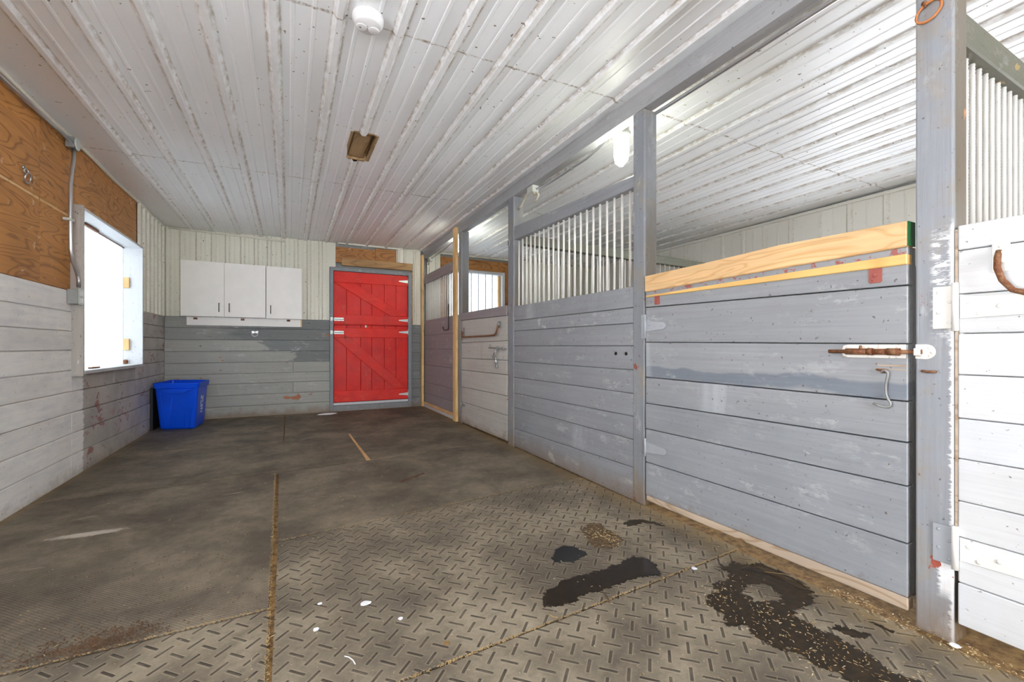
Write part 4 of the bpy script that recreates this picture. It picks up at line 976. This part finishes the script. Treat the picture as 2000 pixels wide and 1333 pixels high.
flat('puddle', [(.885, 1.45), (.918, 1.50), (.94, 1.515), (.976, 1.527), (1.04, 1.547), (1.084, 1.553), (1.144, 1.548), (1.197, 1.545), (1.252, 1.540), (1.333, 1.55), (1.38, 1.57), (1.451, 1.573), (1.498, 1.532), (1.49, 1.465), (1.44, 1.38), (1.376, 1.413), (1.297, 1.418), (1.227, 1.416), (1.164, 1.41), (1.099, 1.415), (1.035, 1.412), (.983, 1.395), (.917, 1.399), (.867, 1.415)], 'water', 'long brown puddle in the middle of the mid-aisle diamond mat', 'puddle', group=GP)

GW = GP
flat('puddle', [(1.112, 1.745), (1.162, 1.796), (1.223, 1.819), (1.27, 1.789), (1.277, 1.73), (1.264, 1.679), (1.208, 1.668), (1.17, 1.656), (1.106, 1.678), (1.089, 1.713)], 'stain', 'small black wet patch behind the long puddle on the mid-aisle mat', 'puddle', group=GP)
flat('puddle', [(1.404, 1.93), (1.517, 1.98), (1.565, 1.956), (1.541, 1.869), (1.547, 1.793), (1.534, 1.731), (1.456, 1.687), (1.381, 1.695), (1.349, 1.742), (1.376, 1.833)], 'damp', 'damp patch sprinkled with straw beside the black wet patch', 'puddle', group=GP)
flat('puddle', [(1.685, 1.90), (1.74, 1.905), (1.80, 1.895), (1.84, 1.86), (1.869, 1.80), (1.86, 1.76), (1.85, 1.75), (1.83, 1.79), (1.784, 1.845), (1.69, 1.85), (1.667, 1.88)], 'wet', 'thin wet streak nearest the tall grey post', 'puddle', group=GP)
outer = [(1.725, 1.316), (1.836, 1.314), (1.876, 1.283), (1.925, 1.255), (1.945, 1.20), (1.945, 1.15), (1.935, 1.103), (1.919, 1.056), (1.871, 1.0), (1.819, .969), (1.759, .952), (1.73, .963), (1.694, .963), (1.679, .927), (1.677, .9), (1.659, .855), (1.666, .807), (1.672, .768), (1.672, .711), (1.649, .665), (1.66, .634), (1.69, .56), (1.70, .48), (1.56, .50), (1.50, .60), (1.477, .693), (1.474, .744), (1.464, .786), (1.469, .838), (1.426, .883), (1.43, .923), (1.423, .957), (1.446, .985), (1.414, 1.021), (1.415, 1.048), (1.457, 1.092), (1.451, 1.15), (1.509, 1.186), (1.567, 1.2), (1.602, 1.237), (1.67, 1.221)]
hole = [(1.636, 1.147), (1.697, 1.161), (1.761, 1.146), (1.786, 1.106), (1.758, 1.067), (1.717, 1.037), (1.68, 1.04), (1.649, 1.064), (1.625, 1.093)]
flat('puddle', outer, 'wet', 'large wet brown patch with a dry island by the foot of the stall door', 'puddle', jit=.022, group=GP, hole=hole)
flat('puddle', [(1.78, 1.262), (1.84, 1.27), (1.90, 1.235), (1.925, 1.175), (1.925, 1.099), (1.91, 1.058), (1.880, 1.02), (1.86, 1.03), (1.862, 1.10), (1.855, 1.18), (1.82, 1.235)], 'water', 'glossy reddish standing water at the foot of the stall door', 'puddle', z=.0024, jit=.006, group=GP)
flat('puddle', [(1.703, .853), (1.75, .848), (1.771, .824), (1.768, .799), (1.771, .785), (1.808, .766), (1.745, .761), (1.725, .783), (1.714, .814)], 'wet', 'small wet patch between the large puddle and the near post', 'puddle', jit=.008, group=GP)
flat('puddle', [(1.862, .818), (1.880, .800), (1.889, .772), (1.885, .745), (1.866, .743), (1.866, .79)], 'wet', 'tiny dark wet patch closest to the near post foot', 'puddle', jit=.007, group=GP)
# snow by the red door
mb = MB(); L = []
for k_, (r, z) in enumerate(((1, .0003), (.85, .006), (.55, .011), (.2, .013))):
    L.append([(.50+r*(.13*math.cos(t_)+.02*math.sin(3*t_)), 6.95+r*.085*math.sin(t_), z) for t_ in [2*PI*i/20 for i in range(20)]])
loft(mb, L, True, True, True); build('snow_patch', mb, 'snow', None, 'small white patch of snow on the mat before the red door', 'snow')
def chip(pts, label, mat='paper', name='paper_scrap', h=.004, group='white scraps on the diamond mats'):
    mb = MB(); n = len(pts); mb.prism(pts, .0003, h, .0008); return build(name, mb, mat, None, label, 'scrap', group)
def rpoly(x, y, r, n=9, e=.35): return [(x+r*(1+random.uniform(-e, e))*math.cos(2*PI*i/n), y+r*(1+random.uniform(-e, e))*math.sin(2*PI*i/n)) for i in range(n)]
chip(rpoly(.265, 1.758, .017), 'largest white scrap on the mid-aisle diamond mat')
chip(rpoly(.362, 1.60, .008, 7), 'small white scrap nearer the camera on the mid-aisle mat')
chip(rpoly(.084, 1.676, .012, 6), 'white scrap near the left edge of the mid-aisle mat')
chip(rpoly(.105, 1.835, .008, 7), 'small white scrap left of the largest scrap')
chip(rpoly(1.975, .612, .014, 10, .2), 'white scrap on the dirt at the foot of the near post')
chip(rpoly(1.62, 1.36, .012, 7), 'pale scrap beside the seam near the large wet patch')
chip(rpoly(.47, 1.395, .010, 8), 'tan pebble-like crumb near the seam at the bottom', 'straw', 'crumb', .006)
def squig(name, pts, r, mat, label, cat):
    mb = MB(); mb.tube(pts, r, 6); build(name, mb, mat, None, label, cat)
squig('straw_stalk', [(1.863, 1.192, .006), (1.908, 1.134, .012), (1.930, 1.061, .014), (1.930, .976, .012), (1.911, .889, .006), (1.891, .811, .004)], .0013, 'straw', 'long single yellow straw stalk lying along the foot of the stall door', 'straw')
squig('string_scrap', [(.158, 1.487, .003), (.170, 1.474, .004), (.180, 1.455, .003), (.184, 1.434, .003)], .0016, 'paper', 'short curl of white string at the bottom of the photo', 'string')
squig('string_scrap', [(.865, 1.385, .003), (.860, 1.365, .004), (.866, 1.350, .003), (.879, 1.341, .003)], .0014, 'straw', 'curl of pale string just below the long puddle', 'string')
squig('twig', [(1.132, 1.395, .004), (1.122, 1.36, .005), (1.108, 1.331, .003)], .0022, 'debris', 'short dark twig below the long puddle', 'twig')
flat('dirt_clump', [(.705, 3.22), (.76, 3.262), (.81, 3.29), (.87, 3.33), (.93, 3.375), (.96, 3.37), (.93, 3.335), (.872, 3.286), (.80, 3.25), (.733, 3.195)], 'debris', 'dark streak of dirt on the fine-ribbed middle mat', 'dirt', z=.004, jit=.012)
# loose bits
def bits(name, label, n, fn, mat, l=(.006, .022), wd=.0011, cat='straw'):
    mb = MB()
    for i in range(n):
        x, y = fn(); a = random.uniform(0, PI); L2 = random.uniform(*l)/2; w2 = random.uniform(.6, 1.4)*wd
        dx, dy = math.cos(a), math.sin(a); z = random.uniform(.0006, .003)
        V = [(x-dx*L2-dy*w2, y-dy*L2+dx*w2, z), (x+dx*L2-dy*w2, y+dy*L2+dx*w2, z+random.uniform(0, .002)), (x+dx*L2+dy*w2, y+dy*L2-dx*w2, z), (x-dx*L2+dy*w2, y-dy*L2-dx*w2, z), (x, y, z+.0018)]
        mb._add(V, [[0, 1, 4], [1, 2, 4], [2, 3, 4], [3, 0, 4], [3, 2, 1, 0]])
    return build(name, mb, mat, None, label, cat, kind='stuff')
U_ = random.uniform
bits('straw_bits', 'fine chopped straw scattered over the mats', 900, lambda: (U_(-1.4, 1.95), .6+3.2*U_(0, 1)**1.6), 'straw', (.004, .013), .0007)
bits('straw_bits', 'chopped straw soaking in the large wet patch', 420, lambda: (1.56+.10*random.gauss(0, 1), 0.95-1.1*U_(-.28, .35)), 'straw', (.004, .014), .0008)
bits('straw_bits', 'chopped straw on the damp patch beside the black stain', 130, lambda: (random.gauss(1.47, .04), random.gauss(1.80, .06)), 'straw', (.006, .02), .0009)
bits('wood_shavings', 'pale shavings caught along the foot of the near post', 260, lambda: (U_(1.93, 2.02), .45+U_(0, .55)), 'straw', (.004, .014), .0012, 'shavings')
bits('manure_crumbs', 'brown crumbs spilled beside the seam at lower left', 700, lambda: (random.gauss(-.58, .09), 1.90+abs(random.gauss(0, .05))*1.0+random.gauss(0, .02)), 'debris', (.004, .010), .002, 'crumbs')
bits('manure_crumbs', 'brown crumbs scattered over the large fine-ribbed mat', 260, lambda: (U_(-.9, -.1), U_(1.9, 2.6)), 'debris', (.004, .008), .0015, 'crumbs')
def seam_pt():
    k_ = random.choice([0, 0, 1, 1, 2, 3, 4]); t_ = U_(0, 1)
    if k_ == 0: return (-.036-.045*(t_)+.0+U_(-.006, .006)-.018, 1.0+2.88*t_)
    if k_ == 1: return (-.03+2.0*t_, 1.284+.108*t_+U_(-.005, .005))
    if k_ == 2: return (-1.46+1.4*t_, 1.874+.02*t_+U_(-.006, .006))
    if k_ == 3: return (-.04+2.0*t_, 2.527+.195*t_+U_(-.006, .006))
    return (-1.46+3.4*t_, 3.838+.27*t_+U_(-.006, .006))
bits('seam_chaff', 'tan chaff packed in the seams between the mats', 2600, seam_pt, 'chaff', (.003, .010), .0012, 'chaff')
